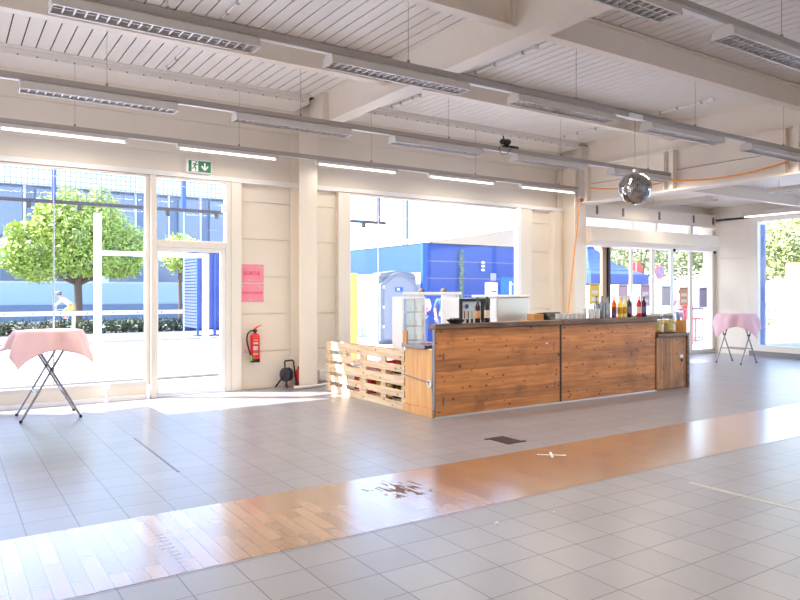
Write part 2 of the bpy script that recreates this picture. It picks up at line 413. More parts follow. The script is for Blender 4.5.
for yy in (8.0, 5.55, 3.1, .65, -1.8):
    b = ibeam(BM(), 0, XL, 5.12, yy, 4.44, 4.78, .14)
    box(b, 5.02, 5.032, yy - .07, yy + .07, 4.44, 4.78)
    struct('cross_beam', b, 'beam')
    b = ibeam(BM(), 0, 5.18, 11.44, yy, 4.44, 4.78, .14)
    box(b, 11.40, 11.412, yy - .07, yy + .07, 4.44, 4.78)
    struct('cross_beam', b, 'beam')
for x0, x1 in ((XL, 5.0), (5.3, 11.40)):
    b = prism(BM(), [(10.86, 4.80), (10.22, 4.80), (10.22, 4.765), (10.26, 4.76), (10.26, 4.70), (10.22, 4.69), (10.22, 4.672), (10.86, 4.672)], 0, x0, x1)
    struct('eave_purlin', b, 'deck')
    b = BM(); x = x0 + .25
    while x < x1 - .1:
        box(b, x, x + .018, 10.212, 10.222, 4.676, 4.69); x += .225
    t = obj('purlin_bolts', b, 'bolt'); t['kind'] = 'structure'
b = BM()
for x in (2.0, 2.14, 4.05, 4.2, 6.95, 7.1, 9.4, 9.62): cyl(b, (x, 10.845, 4.55), (x, 10.87, 4.55), .014, 8)
o = obj('fascia_bolts', b, 'bolt'); o['kind'] = 'structure'
# H columns
def hcol(name, x0, x1, y0, y1, z1, label):
    b = BM(); t = .02
    box(b, x0, x1, y0, y0 + t, 0, z1); box(b, x0, x1, y1 - t, y1, 0, z1); xm = (x0 + x1) / 2
    box(b, xm - .008, xm + .008, y0 + t, y1 - t, 0, z1)
    o = struct(name, b, 'beam', label); return o
hcol('column', 4.94, 5.27, 10.50, 10.858, 4.27, 'near steel column between the glass door and the wide window')
hcol('column', 11.31, 11.66, 10.30, 10.82, 4.27, 'far steel column at the right end of the wide window')
struct('column_casing', box(BM(), 11.38, 11.80, 10.18, 10.29, 3.60, 4.72), 'lampw', 'grey steel casing on the upper part of the far column')
# lower bay beams
for yy in (8.15, 5.9, 3.4):
    struct('cross_beam', ibeam(BM(), 0, 11.63, XR, yy, 3.55, 3.80, .13), 'beam')
struct('trim_2', box(BM(), 11.66, XR, 10.62, 10.80, 3.31, 3.60), 'beam', 'boxed lintel over the far storefront')
b = BM()
for x in (12.35, 13.25, 14.6, 16.0, 16.85): box(b, x, x + .06, 10.607, 10.62, 3.36, 3.55)
o = struct('lintel_gap_strip', b, 'edge')  # dark strips coloured in where the lintel has open gaps

# ---------------------------------------------------------------- windows and doors (structure)
def glazed(name, x0, x1, z0, z1, y, fw=.07, fd=.10, ft=.03, mullions=(), rails=(), joints=(), label=None, bottom=None, fwl=None, fwr=None):
    t = struct(name, label=label); 
    b = BM(); l = fwl or fw; r = fwr or fw
    box(b, x0, x0 + l, y - fd / 2, y + fd / 2, z0, z1); box(b, x1 - r, x1, y - fd / 2, y + fd / 2, z0, z1)
    box(b, x0 + l, x1 - r, y - fd / 2 + .005, y + fd / 2 - .005, z1 - ft, z1); box(b, x0 + l, x1 - r, y - fd / 2 + .005, y + fd / 2 - .005, z0, z0 + fw)
    obj('window_frame', b, 'frame', t, bevel=.006)
    for m_ in mullions:
        obj('mullion', box(BM(), m_[0], m_[1], y - fd / 2, y + fd / 2, z0 + fw, z1 - ft), m_[2] if len(m_) > 2 else 'frame', t, bevel=.005)
    for m_ in rails:
        obj('transom', box(BM(), x0 + l, x1 - r, y - fd / 2 + .01, y + fd / 2 - .01, m_[0], m_[1]), 'frame', t, bevel=.005)
    for j_ in joints: obj('glass_joint', box(BM(), j_ - .008, j_ + .008, y - .012, y - .0045, z0 + fw, z1 - ft), 'steel', t)
    obj('pane', box(BM(), x0 + l, x1 - r, y - .004, y + .004, z0 + fw, z1 - ft), 'glass', t)
    return t
# left storefront window with its low solid panel
w1 = glazed('window_1', -.35, 2.60, .20, FZ, 10.82, .06, .10, joints=(1.30,), label='big left storefront window')
obj('sill_panel', box(BM(), -.35, 2.56, 10.79, 10.86, .06, .20), 'beam', w1)
obj('base_rail', box(BM(), -.35, 2.56, 10.70, 10.86, 0, .06), 'white', w1)
# glass door with transom light
d1 = struct('door_1', label='glass exit door under a transom light')
b = BM(); box(b, 2.602, 2.69, 10.71, 10.90, 0, FZ); box(b, 3.78, 3.86, 10.76, 10.90, 0, FZ); box(b, 3.862, 4.03, 10.74, 10.90, 0, FZ); box(b, 2.69, 3.78, 10.76, 10.86, 2.28, 2.39); box(b, 2.69, 3.78, 10.76, 10.86, 3.33, FZ)
obj('door_frame', b, 'frame', d1, bevel=.008)
obj('transom_pane', box(BM(), 2.69, 3.78, 10.805, 10.813, 2.39, 3.33), 'glass', d1)
b = BM(); box(b, 2.692, 2.73, 10.79, 10.84, .01, 2.275); box(b, 3.70, 3.778, 10.79, 10.84, .01, 2.275); box(b, 2.73, 3.70, 10.79, 10.84, 2.22, 2.275); box(b, 2.73, 3.70, 10.79, 10.84, .01, .06)
lf = obj('door_leaf', b, 'white', d1)
obj('pane', box(BM(), 2.73, 3.70, 10.81, 10.818, .06, 2.22), 'glass', lf)
obj('closer', box(BM(), 3.70, 3.78, 10.70, 10.75, 2.86, 2.98), 'white', d1)
# wide window behind the bar
w2 = glazed('window_2', 5.82, 10.50, .15, FZ, 10.82, .07, .10, joints=(6.672,), label='wide window behind the bar', fwl=.25, fwr=.42)
obj('base_rail', box(BM(), 5.82, 10.50, 10.74, 10.86, 0, .15), 'frame', w2)
obj('inner_post', box(BM(), 10.02, 10.13, 10.70, 10.769, 0, FZ), 'white', w2)
# far storefront
w3 = struct('window_3', label='far storefront with narrow panes')
ys = 10.72
b = BM(); box(b, 11.66, XR, ys - .06, ys + .06, 3.28, 3.31); box(b, 11.66, XR, ys - .06, ys + .06, 0, .10); box(b, 11.66, 11.78, ys - .06, ys + .06, .1, 3.28); box(b, 16.86, XR, ys - .1, ys + .06, .1, 3.2)
obj('window_frame', b, 'frame', w3, bevel=.006)
for x0, x1, mt in ((12.62, 12.80, 'brown'), (13.63, 13.74, 'frame'), (14.42, 14.56, 'frame'), (15.16, 15.32, 'white'), (15.95, 16.09, 'frame')):
    obj('mullion', box(BM(), x0 + .015, x1 - .02, ys - .04, ys + .03, .1, 2.95), mt, w3, bevel=.006)
obj('mullion', box(BM(), 12.801, 12.875, ys - .075, ys + .0, .1, 2.95), 'bolt', w3)
for x0, x1 in ((14.55, 14.63), (16.0, 16.08), (13.7, 13.76)): obj('mullion', box(BM(), x0, x1, ys - .05, ys + .05, 2.97, 3.28), 'frame', w3)
obj('transom', box(BM(), 11.78, 16.86, ys - .05, ys + .05, 2.90, 2.97), 'frame', w3)
obj('pane', box(BM(), 11.78, 16.86, ys - .004, ys + .004, .1, 3.28), 'glass', w3)
# right hand window
w4 = struct('window_4', label='window in the right hand wall')
b = BM(); xr = XR + .08
box(b, xr - .08, xr + .06, 9.50, 9.72, .1, 3.45); box(b, xr - .06, xr + .06, -2.0, 9.50, 3.36, 3.45); box(b, xr - .1, xr + .06, -2.0, 9.50, .1, .27)
obj('window_frame', b, 'frame', w4, bevel=.006)
for y in (5.6, 2.1): obj('mullion', box(BM(), xr - .06, xr + .06, y, y + .1, .27, 3.36), 'frame', w4)
obj('pane', box(BM(), xr - .004, xr + .004, -2.0, 9.50, .27, 3.36), 'glass', w4)
struct('baseboard_right', box(BM(), XR - .03, XR, YF, 9.7, 0, .12), 'edge')
struct('baseboard_back', box(BM(), 4.03, 4.93, 10.865, 10.88, 0, .06), 'beam')

# ================================================================== LAMPS ON RAILS
RAILS = [(3.23, 'front'), (5.60, 'second'), (8.04, 'third'), (10.23, 'window')]
rail_label = {3.23: 'grey lamp rail crossing the upper right corner, nearest the viewer',
              5.60: 'long grey lamp rail in front of the deep main beam, disco ball below it',
              8.04: 'grey lamp rail that carries the black clamp spotlight',
              10.23: 'grey lamp rail close to the window wall with bare tubes'}
for y, nm in RAILS:
    t = thing('lamp_rail', rail_label[y], 'lamp rail', (0, y, 3.83), group=None)
    b = BM(); prism(b, [(-.035, 0), (.035, 0), (.035, -.05), (.028, -.065), (-.028, -.065), (-.035, -.05)], 0, XL + .3 if y < 10 else -1.0, 11.38 if y < 10 else 11.30)
    obj('channel', b, 'rail', t)
    obj('cover_strip', box(BM(), XL + .4 if y < 10 else -.9, 11.37 if y < 10 else 11.28, -.024, .024, -.072, -.0655), 'white', t)
    for x in (1.49, 3.80, 6.17, 8.49, 10.75):
        b = BM(); top = (4.44 if y < 10 else 4.675) - 3.83
        cyl(b, (x, 0, 0), (x, 0, top), .0024, 6); cyl(b, (x, 0, 0), (x, 0, .035), .014, 8)
        if y > 10: pass
        obj('hanger', b, 'wire', t)
def louvre_lamp(label, group):
    t = thing('louvre_lamp', label, 'ceiling lamp', group=group)
    L = 1.56
    b = BM()
    prism(b, [(-.045, .055), (.045, .055), (.085, .03), (.10, -.03), (.094, -.03), (.08, .02), (-.08, .02), (-.094, -.03), (-.10, -.03), (-.085, .03)], 0, 0, L)
    obj('housing', b, 'lampw', t)
    obj('reflector', box(BM(), .01, L - .01, -.078, .078, .012, .0195), 'rail', t)
    b = BM(); n = 20
    for i in range(1, n): x = L * i / n; box(b, x - .006, x + .006, -.085, .085, -.032, .006)
    box(b, .01, L - .01, -.004, .004, -.028, .006)
    box(b, .0, L, -.102, -.086, -.042, -.031); box(b, 0, L, .086, .102, -.042, -.031)
    obj('louvre', b, 'louvre', t)
    for x in (-.012, L):
        obj('end_cap', prism(BM(), [(-.05, .055), (.05, .055), (.088, .033), (.104, -.045), (-.104, -.045), (-.088, .033)], 0, x, x + .012), 'lampw', t)
    return t
def tube_lamp(label, group):
    t = thing('tube_lamp', label, 'ceiling lamp', group=group); L = 1.59
    b = BM(); prism(b, [(-.035, .055), (.035, .055), (.05, .03), (.05, .012), (-.05, .012), (-.05, .03)], 0, 0, L)
    obj('housing', b, 'lampw', t)
    b = BM(); cyl(b, (.05, 0, -.004), (L - .05, 0, -.004), .016, 10); obj('tube', b, 'tube', t, smooth=True)
    for x in (.02, L - .05): obj('lamp_holder', box(BM(), x, x + .03, -.02, .02, -.02, .014), 'white', t)
    return t
def arealamp(x, y, z, L=1.5, w=.16, e=None, rz=0):
    ld = bpy.data.lights.new('lamp_and_fill', 'AREA'); ld.shape = 'RECTANGLE'; ld.size = L; ld.size_y = w; ld.energy = e or LAMP_W; ld.color = (1, .90, .76)
    lo = bpy.data.objects.new('lamp_and_fill', ld); COL.objects.link(lo); lo.location = (x, y, z); lo.rotation_euler = (0, 0, rz); return lo
XS = [.60, 2.87, 5.13, 7.40, 9.67]
ordn = ['leftmost', 'second from the left', 'middle', 'fourth from the left', 'rightmost']
z0 = 3.83 - .072 - .046
proto = None
for y, nm, txt in ((3.23, 'a', None), (5.60, 'b', 'of the lamps on the rail that the disco ball hangs from'), (8.04, 'c', 'of the lamps on the rail carrying the black spotlight')):
    for i, x in enumerate(XS):
        if y < 4:
            if i not in (1, 2): continue
            x += .09
            lab = ('louvred lamp cut by the top edge, left one on the rail nearest the viewer' if i == 1 else 'large louvred lamp at the upper right, nearest to the viewer')
        else: lab = ordn[i] + ' ' + txt
        gp = 'louvred lamps on the rails'; x += .06
        if proto is None: proto = louvre_lamp(lab, gp); t = proto; t.location = (x, y, z0 - .01 + .0)
        else: t = again(proto, lab, (x, y, z0 - .01))
        arealamp(x + .78, y, z0 - .065, L=1.35)  # added room fill below each louvred lamp, which itself shows no light
proto = None
for i, x in enumerate(XS):
    lab = ordn[i] + ' of the bare tube lamps close to the window wall'
    if proto is None: proto = tube_lamp(lab, 'bare tube lamps'); proto.location = (x - .02, 10.23, z0 - .01)
    else: again(proto, lab, (x - .02, 10.23, z0 - .01))
    arealamp(x + .78, 10.23, z0 - .05, L=1.35, e=LAMP_W * .35)
for x in (-1.67, 2.87, 7.4):          # added fill lights behind the camera
    for y in (.8, -1.6): arealamp(x + .83, y, 3.7, e=LAMP_W * .6)
# lower bay lamps
def bay_lamp(label, y0, y1, x):
    t = thing('louvre_lamp', label, 'ceiling lamp', (x, y0, 3.60))
    L = y1 - y0
    obj('housing', prism(BM(), [(-.06, .06), (.06, .06), (.11, -.02), (-.11, -.02)], 1, 0, L), 'lampw', t)
    b = BM(); n = 20
    for i in range(1, n): box(b, -.10, .10, L * i / n - .004, L * i / n + .004, -.045, -.0205)
    box(b, -.11, -.10, 0, L, -.045, -.0205); box(b, .10, .11, 0, L, -.045, -.0205)
    obj('louvre', b, 'louvre', t)
    for y in (.2, L - .2): obj('hanger', cyl(BM(), (0, y, .06), (0, y, .20), .006, 6), 'wire', t)
    arealamp(x, (y0 + y1) / 2, 3.53, L=.16, w=L, e=LAMP_W * .45)
bay_lamp('white louvred lamp in the lower bay, right of the disco ball', 8.6, 10.35, 13.75)
bay_lamp('louvred lamp in the lower bay at the right edge of the picture', 5.2, 7.45, 13.75)
arealamp(14.5, 3.0, 3.5, e=LAMP_W * .6)  # added fill light for the lower bay, no lamp hangs here
t = thing('tube_lamp', 'bare tube lamp along the top of the right hand window', 'ceiling lamp', (XR - .12, 6.8, 3.50))
obj('housing', box(BM(), -.05, .05, 0, 3.0, 0, .10), 'lampw', t); obj('tube', cyl(BM(), (-.02, .05, -.02), (-.02, 2.95, -.02), .018), 'tube', t, smooth=True)

# disco ball on its line
t = thing('disco_ball', 'mirrored disco ball hanging over the bar', 'disco ball', (7.23, 5.6, 2.895))
R = .203
b = BM(); nv = 26
for i in range(nv):
    a0 = -pi / 2 + pi * i / nv; a1 = a0 + pi / nv; nu = max(6, int(2 * nv * cos((a0 + a1) / 2)))
    for k in range(nu):
        p0 = 2 * pi * k / nu; p1 = p0 + 2 * pi / nu; g = .06
        q = []
        for a, p in ((a0 + g * (a1 - a0), p0 + g * (p1 - p0)), (a0 + g * (a1 - a0), p1 - g * (p1 - p0)), (a1 - g * (a1 - a0), p1 - g * (p1 - p0)), (a1 - g * (a1 - a0), p0 + g * (p1 - p0))):
            q.append(Vector((R * cos(a) * cos(p), R * cos(a) * sin(p), R * sin(a))))
        c = sum(q, Vector()) / 4; ax = Vector((random.gauss(0, 1), random.gauss(0, 1), random.gauss(0, 1))).normalized(); rm = Matrix.Rotation(random.gauss(0, .045), 3, ax)
        b.faces.new([b.verts.new(c + rm @ (v - c)) for v in q])
mirror = plain('mirror facets', (190, 190, 192), .04, metal=1, var=.02)
obj('mirror_tiles', b, mirror, t)
obj('core', sphere(BM(), (0, 0, 0), R - .006, 24, 16), 'edge', t)
obj('cap', cyl(BM(), (0, 0, R - .01), (0, 0, R + .03), .03, 12), 'steel', t)
obj('line', cyl(BM(), (0, 0, R + .02), (0, 0, .86), .004, 6), 'wire', t)
obj('motor', box(BM(), -.16, .10, -.05, .05, .86, .92), 'white', t, bevel=.01)

# clamp spotlight on third rail
t = thing('clamp_spotlight', 'black clamp spotlight sitting on a lamp rail', 'spotlight', (7.27, 8.04, 3.832))
t.scale = (.85, .85, .75)
obj('body', cyl(BM(), (-.09, -.02, .11), (.10, .03, .13), .055, 14, .065), 'dark', t, smooth=True)
obj('yoke', box(BM(), -.03, .03, -.07, -.06, 0, .14), 'dark', t); obj('clamp', box(BM(), -.04, .05, -.05, .05, .0, .05), 'dark', t)
obj('bracket', cyl(BM(), (-.02, 0, .1), (-.05, 0, .24), .012), 'dark', t)
obj('plug_box', box(BM(), .10, .30, -.035, .035, .0, .055), 'dark', t, bevel=.006)
b = BM(); tube(b, [(-.1, -.05, .1), (-.2, -.05, -.05), (-.14, -.05, -.16), (0, -.05, -.14), (.1, -.05, -.02)], .006); obj('cable', b, 'dark', t)

# white conduit lengths under the roof deck
for i, (x, ya, yb, lab) in enumerate(((2.645, 8.75, 10.15, 'short white conduit on the ceiling at left, beyond the cross beam'),
        (2.70, 6.7, 7.8, 'white conduit on the ceiling near the top edge, left part'), (6.43, 6.55, 7.95, 'white conduit with clips on the ceiling just right of the main beam'),
        (6.43, 9.2, 10.1, 'white conduit right of the main beam, close to the eave'), (10.6, 8.95, 10.1, 'white conduit on the ceiling near the far column'),
        (10.6, 6.7, 7.85, 'white conduit on the ceiling left of the far main beam'))):
    t = thing('conduit', lab, 'conduit', (x, ya, 4.77))
    obj('pipe', cyl(BM(), (0, 0, 0), (0, yb - ya, 0), .014, 8), 'white', t)
    for f in (.15, .55, .85): obj('clip', box(BM(), -.018, .018, (yb - ya) * f - .015, (yb - ya) * f + .015, -.02, .02), 'rail', t)
    obj('junction_box', box(BM(), -.035, .035, -.05, .04, -.03, .03), 'white', t, bevel=.005)

# orange cable: sagging runs along the downstand, drop on the column
def sag(p, q, s, n=12):
    p, q = Vector(p), Vector(q); return [p.lerp(q, i / n) - Vector((0, 0, s * 4 * (i / n) * (1 - i / n))) for i in range(n + 1)]
b = BM(); tube(b, sag((11.44, 10.0, 3.80), (11.44, 8.25, 3.68), .06) + sag((11.44, 8.22, 3.73), (11.44, 5.8, 3.73), .12)[0:] + [(11.42, 5.0, 4.2), (11.42, 4.2, 4.27)], .014)
tag(obj('extension_cable', b, 'orange', smooth=True), 'orange cable sagging along the panelled beam behind the disco ball', 'cable')
b = BM(); pts = [(11.42, 10.27, 3.62)] + [(11.40 - .46 * k / 8, 10.25 - .01 * k, 3.5 - 2.45 * k / 8) for k in range(9)] + [(10.90, 10.1, .5), (10.88, 10.05, .02)]
tube(b, pts, .014); tag(obj('extension_cable', b, 'orange', smooth=True), 'orange cable hanging straight down the far column', 'cable')

# ================================================================== ROLLER BOX above the far storefront
t = thing('shutter_box', 'long cream shutter box over the far storefront', 'shutter box', (11.66, 10.1, 2.62))
obj('casing', prism(BM(), [(.62, .0), (.16, -.0), (.0, .10), (.10, .40), (.62, .40)], 0, 0.0, 4.80), 'beam', t, bevel=.008)
obj('end_plate', prism(BM(), [(.60, .01), (.16, .01), (.02, .10), (.11, .39), (.60, .39)], 0, -.012, -.0005), 'beam', t)
for x in (2.9, 4.55): obj('sensor', sphere(BM(), (x, .05, -.03), .035, 10, 8), 'dark', t)

# ================================================================== LEFT WALL ITEMS
# exit sign
t = thing('exit_sign', 'green emergency exit sign above the glass door', 'sign', (3.335, 10.72, 3.555)); t.scale = (.86, 1, .86)
S = .225
obj('casing', box(BM(), -S, S, 0, .13, -.12, .12), 'white', t, bevel=.006)
obj('green_face', box(BM(), -S + .03, S - .012, -.004, .001, -.105, .095), 'green', t)
obj('pictogram_panel', box(BM(), -.14, -.02, -.006, -.0041, -.098, .088), 'white', t)
def strip2d(b, pts, w, y=-.0075):
    for (x0, za), (x1, zb) in zip(pts, pts[1:]):
        d = Vector((x1 - x0, zb - za)); n = Vector((-d.y, d.x)).normalized() * w / 2
        prism(b, [(x0 + n.x, za + n.y), (x1 + n.x, zb + n.y), (x1 - n.x, zb - n.y), (x0 - n.x, za - n.y)], 1, y, y + .0012)
b = BM(); strip2d(b, [(-.068, .045), (-.088, -.01)], .03); strip2d(b, [(-.088, -.01), (-.062, -.035), (-.072, -.085)], .02); strip2d(b, [(-.09, -.015), (-.108, -.045), (-.138, -.045)], .018)
strip2d(b, [(-.07, .04), (-.042, .02), (-.03, .035)], .014); strip2d(b, [(-.072, .042), (-.105, .045), (-.118, .015)], .014); prism(b, [(-.058 + .016 * cos(a * pi / 5), .068 + .016 * sin(a * pi / 5)) for a in range(10)], 1, -.0075, -.0063)
obj('running_figure', b, 'green', t)
b = BM(); strip2d(b, [(.10, .065), (.10, -.07)], .03, -.0060); strip2d(b, [(.04, .01), (.1, -.065), (.16, .01)], .028, -.0072)
obj('arrow', b, 'white', t)
# pink paper notices
for z1, s, size, lab in ((2.055, 'SORTIE', .088, 'pink paper notice reading SORTIE on the wall by the door'), (1.735, 'ESPACE FUMEUR', .052, 'pink paper notice reading ESPACE FUMEUR under the other notice')):
    t = thing('paper_notice', lab, 'notice', (4.255, 10.874, z1 - .155))
    obj('sheet', box(BM(), -.205, .205, -.003, 0, -.15, .15), 'pink', t)
    text('lettering', s, size, 'pinkt', t, (-.0, -.005, .0), UP, .0008, sx=1.02 if s == 'SORTIE' else .98)
    for x, z in ((-.16, .11), (.13, .11), (-.02, -.11), (.17, .09)): obj('tape_strip', box(BM(), x - .025, x + .025, -.0042, -.0031, z - .012, z + .012), 'tape', t)
# fire extinguisher on the wall
t = thing('fire_extinguisher', 'red fire extinguisher hung on the wall beside the door', 'fire extinguisher', (4.27, 10.77, .445))
b = BM(); lathe(b, [(0, .03), (.07, .03), (.078, .05), (.078, .42), (.07, .445), (.04, .468), (.028, .475), (0, .476)], seg=24); obj('cylinder', b, 'red', t, smooth=True)
b = BM(); lathe(b, [(0, 0), (.076, 0), (.08, .015), (.08, .055), (.0785, .056)], seg=24); obj('foot_ring', b, 'dark', t, smooth=True)
b = BM(); cyl(b, (0, 0, .47), (0, 0, .52), .022, 12); box(b, -.035, .03, -.018, .018, .50, .535); obj('valve', b, 'dark', t)
b = BM(); prism(b, [(-.03, .535), (-.01, .56), (.07, .60), (.115, .605), (.115, .598), (.07, .585), (.0, .535)], 1, -.014, .014); obj('lever', b, 'red', t)
b = BM(); prism(b, [(.0, .51), (.07, .53), (.12, .518), (.12, .512), (.07, .52), (0, .50)], 1, -.012, .012); obj('carry_handle', b, 'steel', t)
b = BM(); tube(b, [(-.03, -.0, .515), (-.09, -.03, .52), (-.145, -.05, .47), (-.165, -.06, .39), (-.15, -.06, .29), (-.115, -.05, .19), (-.085, -.04, .11)], .013); h = obj('hose', b, 'dark', t, smooth=True)
obj('nozzle', cyl(BM(), (-.088, -.042, .12), (-.078, -.038, .03), .016, 10, .02), 'greenl', h)
b = BM()
for k in range(7): a = -2.15 + k * .13; z = .17 + .02 * sin(k)
for zc, hh in ((.36, .012), (.30, .03), (.245, .02), (.20, .045), (.13, .02)):
    b = BM(); n = 6
    A = [-2.3 + 1.0 * k / n for k in range(n + 1)]
    lo_ = [b.verts.new((.0797 * cos(a), .0797 * sin(a), zc)) for a in A]; hi_ = [b.verts.new((.0797 * cos(a), .0797 * sin(a), zc + hh)) for a in A]
    for k in range(n): b.faces.new((lo_[k], lo_[k + 1], hi_[k + 1], hi_[k]))
    obj('label_print', b, 'tape', t)
b = BM()
for k in range(10):
    a0 = -2.2 + .9 * sin(k / 10 * pi) * (.5 if k > 4 else 1); z = .38 - .028 * k
    v = [b.verts.new((.0797 * cos(a), .0797 * sin(a), zz)) for a, zz in ((a0, z), (a0 + .22, z), (a0 + .2, z - .028), (a0 - .02, z - .028))]; b.faces.new(v)
obj('green_band', b, 'green', t)
# small red extinguisher half hidden behind the front flange of the column
t = thing('fire_extinguisher', 'small red extinguisher standing in the hollow of the near column', 'fire extinguisher', (5.01, 10.68, 0))
b = BM(); lathe(b, [(0, 0), (.062, 0), (.064, .02), (.064, .24), (.05, .28), (.02, .30), (0, .30)], seg=18); obj('cylinder', b, 'red', t, smooth=True)
obj('valve', cyl(BM(), (0, 0, .30), (0, 0, .34), .018, 8), 'dark', t)
# cable reel stand on floor
t = thing('cable_reel', 'black cable reel on a tube stand on the floor beside the near column', 'cable reel', (4.78, 10.66, 0), rz=radians(20))
b = BM(); tube(b, [(-.12, -.14, .012), (-.11, -.09, .2), (-.10, -.06, .44), (-.08, -.05, .455), (.08, -.05, .455), (.10, -.06, .44), (.11, -.09, .2), (.12, -.14, .012)], .014); tube(b, [(-.12, .14, .012), (-.05, 0, .22), (.05, 0, .22), (.12, .14, .012)], .014); obj('stand', b, 'dark', t, smooth=True)
b = BM(); cyl(b, (-.05, 0, .22), (-.035, 0, .22), .115, 24); cyl(b, (.035, 0, .22), (.05, 0, .22), .115, 24); obj('drum', b, 'scr', t)
obj('wound_cable', cyl(BM(), (-.035, 0, .22), (.035, 0, .22), .09, 24), 'dark', t)
# white floor duct from column to pallet, socket box
b = BM(); tube(b, [(4.80, 10.42, .03), (4.92, 10.38, .03), (5.1, 10.40, .028), (5.3, 10.46, .026), (5.55, 10.6, .026), (5.75, 10.8, .026)], .026)
tag(obj('cable_duct', b, 'cable', smooth=True), 'white cable duct lying round the foot of the near column', 'cable duct')
t = thing('socket_box', 'white socket box low on the wall left of the pallets', 'socket', (5.54, 10.83, .14)); obj('casing', box(BM(), -.075, .075, -.05, .05, -.09, .09), 'white', t, bevel=.008); obj('cover', box(BM(), -.06, .06, -.056, -.0505, -.07, .0), 'cable', t)
# door stay by the left window
t = thing('door_stay', 'white door stay standing at the base of the left window', 'door stay', (1.96, 10.62, 0)); obj('foot', cyl(BM(), (0, 0, 0), (0, 0, .22), .014), 'white', t); obj('head', box(BM(), -.02, .05, -.03, .03, .2, .27), 'white', t, bevel=.006)

# ================================================================== PALLETS beside the bar (stood on edge)
def pallet(label, y0, tilt):
    t = thing('wooden_pallet', label, 'pallet', (5.18, y0, 0)); PL = 1.13
    for z0_, z1_ in ((.0, .105), (.165, .265), (.325, .455), (.505, .605), (.665, .80)):
        obj('face_board', box(BM(), 0, .022, .0, PL, z0_, z1_), 'pallet', t, bevel=.004)
    for yy, w in ((0, .10), (.50, .13), (PL - .10, .10)):
        obj('stringer', box(BM(), .022, .044, yy, yy + w, 0.002, .798), 'pallet', t)
        for z0_, z1_ in ((.0, .10), (.33, .47), (.70, .80)): obj('block', box(BM(), .0445, .122, yy + .002, yy + w - .002, z0_ + .001, z1_ - .001), 'pallet', t)
    for z0_, z1_ in ((.0, .10), (.35, .45), (.70, .80)):
        obj('back_board', box(BM(), .1225, .144, 0.001, PL - .001, z0_, z1_), 'pallet', t)
    return t
pallet('raw wooden pallet stood on edge, the far one, partly in sunlight', 8.87, 0)
pallet('raw wooden pallet stood on edge, next to the low counter end', 7.735, 0)
# crates behind the pallets
def crate(label, x, y, z, mat, d=(.30, .40, .27), grp='bottle crates behind the pallets'):
    t = thing('bottle_crate', label, 'crate', (x, y, z), group=grp)
    dx, dy, dz = d; b = BM(); w = .014
    box(b, 0, dx, 0, dy, 0, w)
    for q in ((0, w, 0, dy), (dx - w, dx, 0, dy), (w, dx - w, 0, w), (w, dx - w, dy - w, dy)):
        box(b, *q, w, dz * .55); box(b, *q, dz * .72, dz)
    for q in ((0, w, 0, w), (dx - w, dx, 0, w), (0, w, dy - w, dy), (dx - w, dx, dy - w, dy), (0, w, dy / 2 - .02, dy / 2 + .02)): box(b, q[0], q[1], q[2], q[3], dz * .55, dz * .72)
    obj('shell', b, mat, t)
    return t
crate('red crate behind the far pallet, lower one', 5.36, 8.90, 0, 'redp', (.3, .5, .30)); crate('red crate behind the far pallet, upper one', 5.36, 8.90, .303, 'redp', (.3, .5, .12))
crate('red crate behind the near pallet, on top of the yellow one', 5.36, 8.30, .28, 'redp', (.3, .45, .29)); crate('yellow crate behind the near pallet, under a red one', 5.36, 8.30, 0, 'yellow', (.3, .45, .27))
crate('black crate behind the near pallet, nearest the counter, lower', 5.36, 7.76, 0, 'dark', (.3, .5, .38)); crate('black crate behind the near pallet, nearest the counter, upper', 5.36, 7.76, .383, 'dark', (.3, .5, .33))

# ================================================================== BAR
t = thing('bar_counter', 'long orange pine bar counter with charred dark top', 'bar counter', (5.18, 7.05, 0))
obj('front_panel', box(BM(), .02, 2.245, 0, .03, .012, 1.118), 'barwood', t, bevel=.003)
obj('front_panel', box(BM(), 2.275, 4.42, -.01, .02, .012, 1.118), 'barwood', t, bevel=.003)
obj('corner_post', box(BM(), 0, .02, -.005, .04, 0, 1.118), 'edge', t)
obj('joint_strip', box(BM(), 2.248, 2.272, -.004, .03, 0.01, 1.118), 'bolt', t)
b = BM(); box(b, -.015, 2.26, -.05, .11, 1.12, 1.19); obj('top_slab', b, 'bartop', t, bevel=.012)
b = BM(); box(b, 2.262, 4.415, -.06, .19, 1.12, 1.20); obj('top_slab', b, 'bartop', t, bevel=.012)
for x in (.8, 1.5, 2.3, 3.4, 4.30): obj('post', box(BM(), x, x + .07, .10, .17, 0, 1.118), 'ply', t)
for x, z in ((.14, .72), (.14, .16), (2.12, .78), (2.14, .24), (2.40, .80), (2.40, .24), (4.3, .78), (4.3, .25)):
    b = BM()
    for k in range(4): cyl(b, (x + .012 * (k % 2), -.013, z + .028 * k), (x + .012 * (k % 2), .0005, z + .028 * k), .009, 8)
    obj('screw_plate', b, 'edge', t)
obj('skirting', box(BM(), .0, 4.44, -.016, -.0105, 0, .014), 'steel', t)
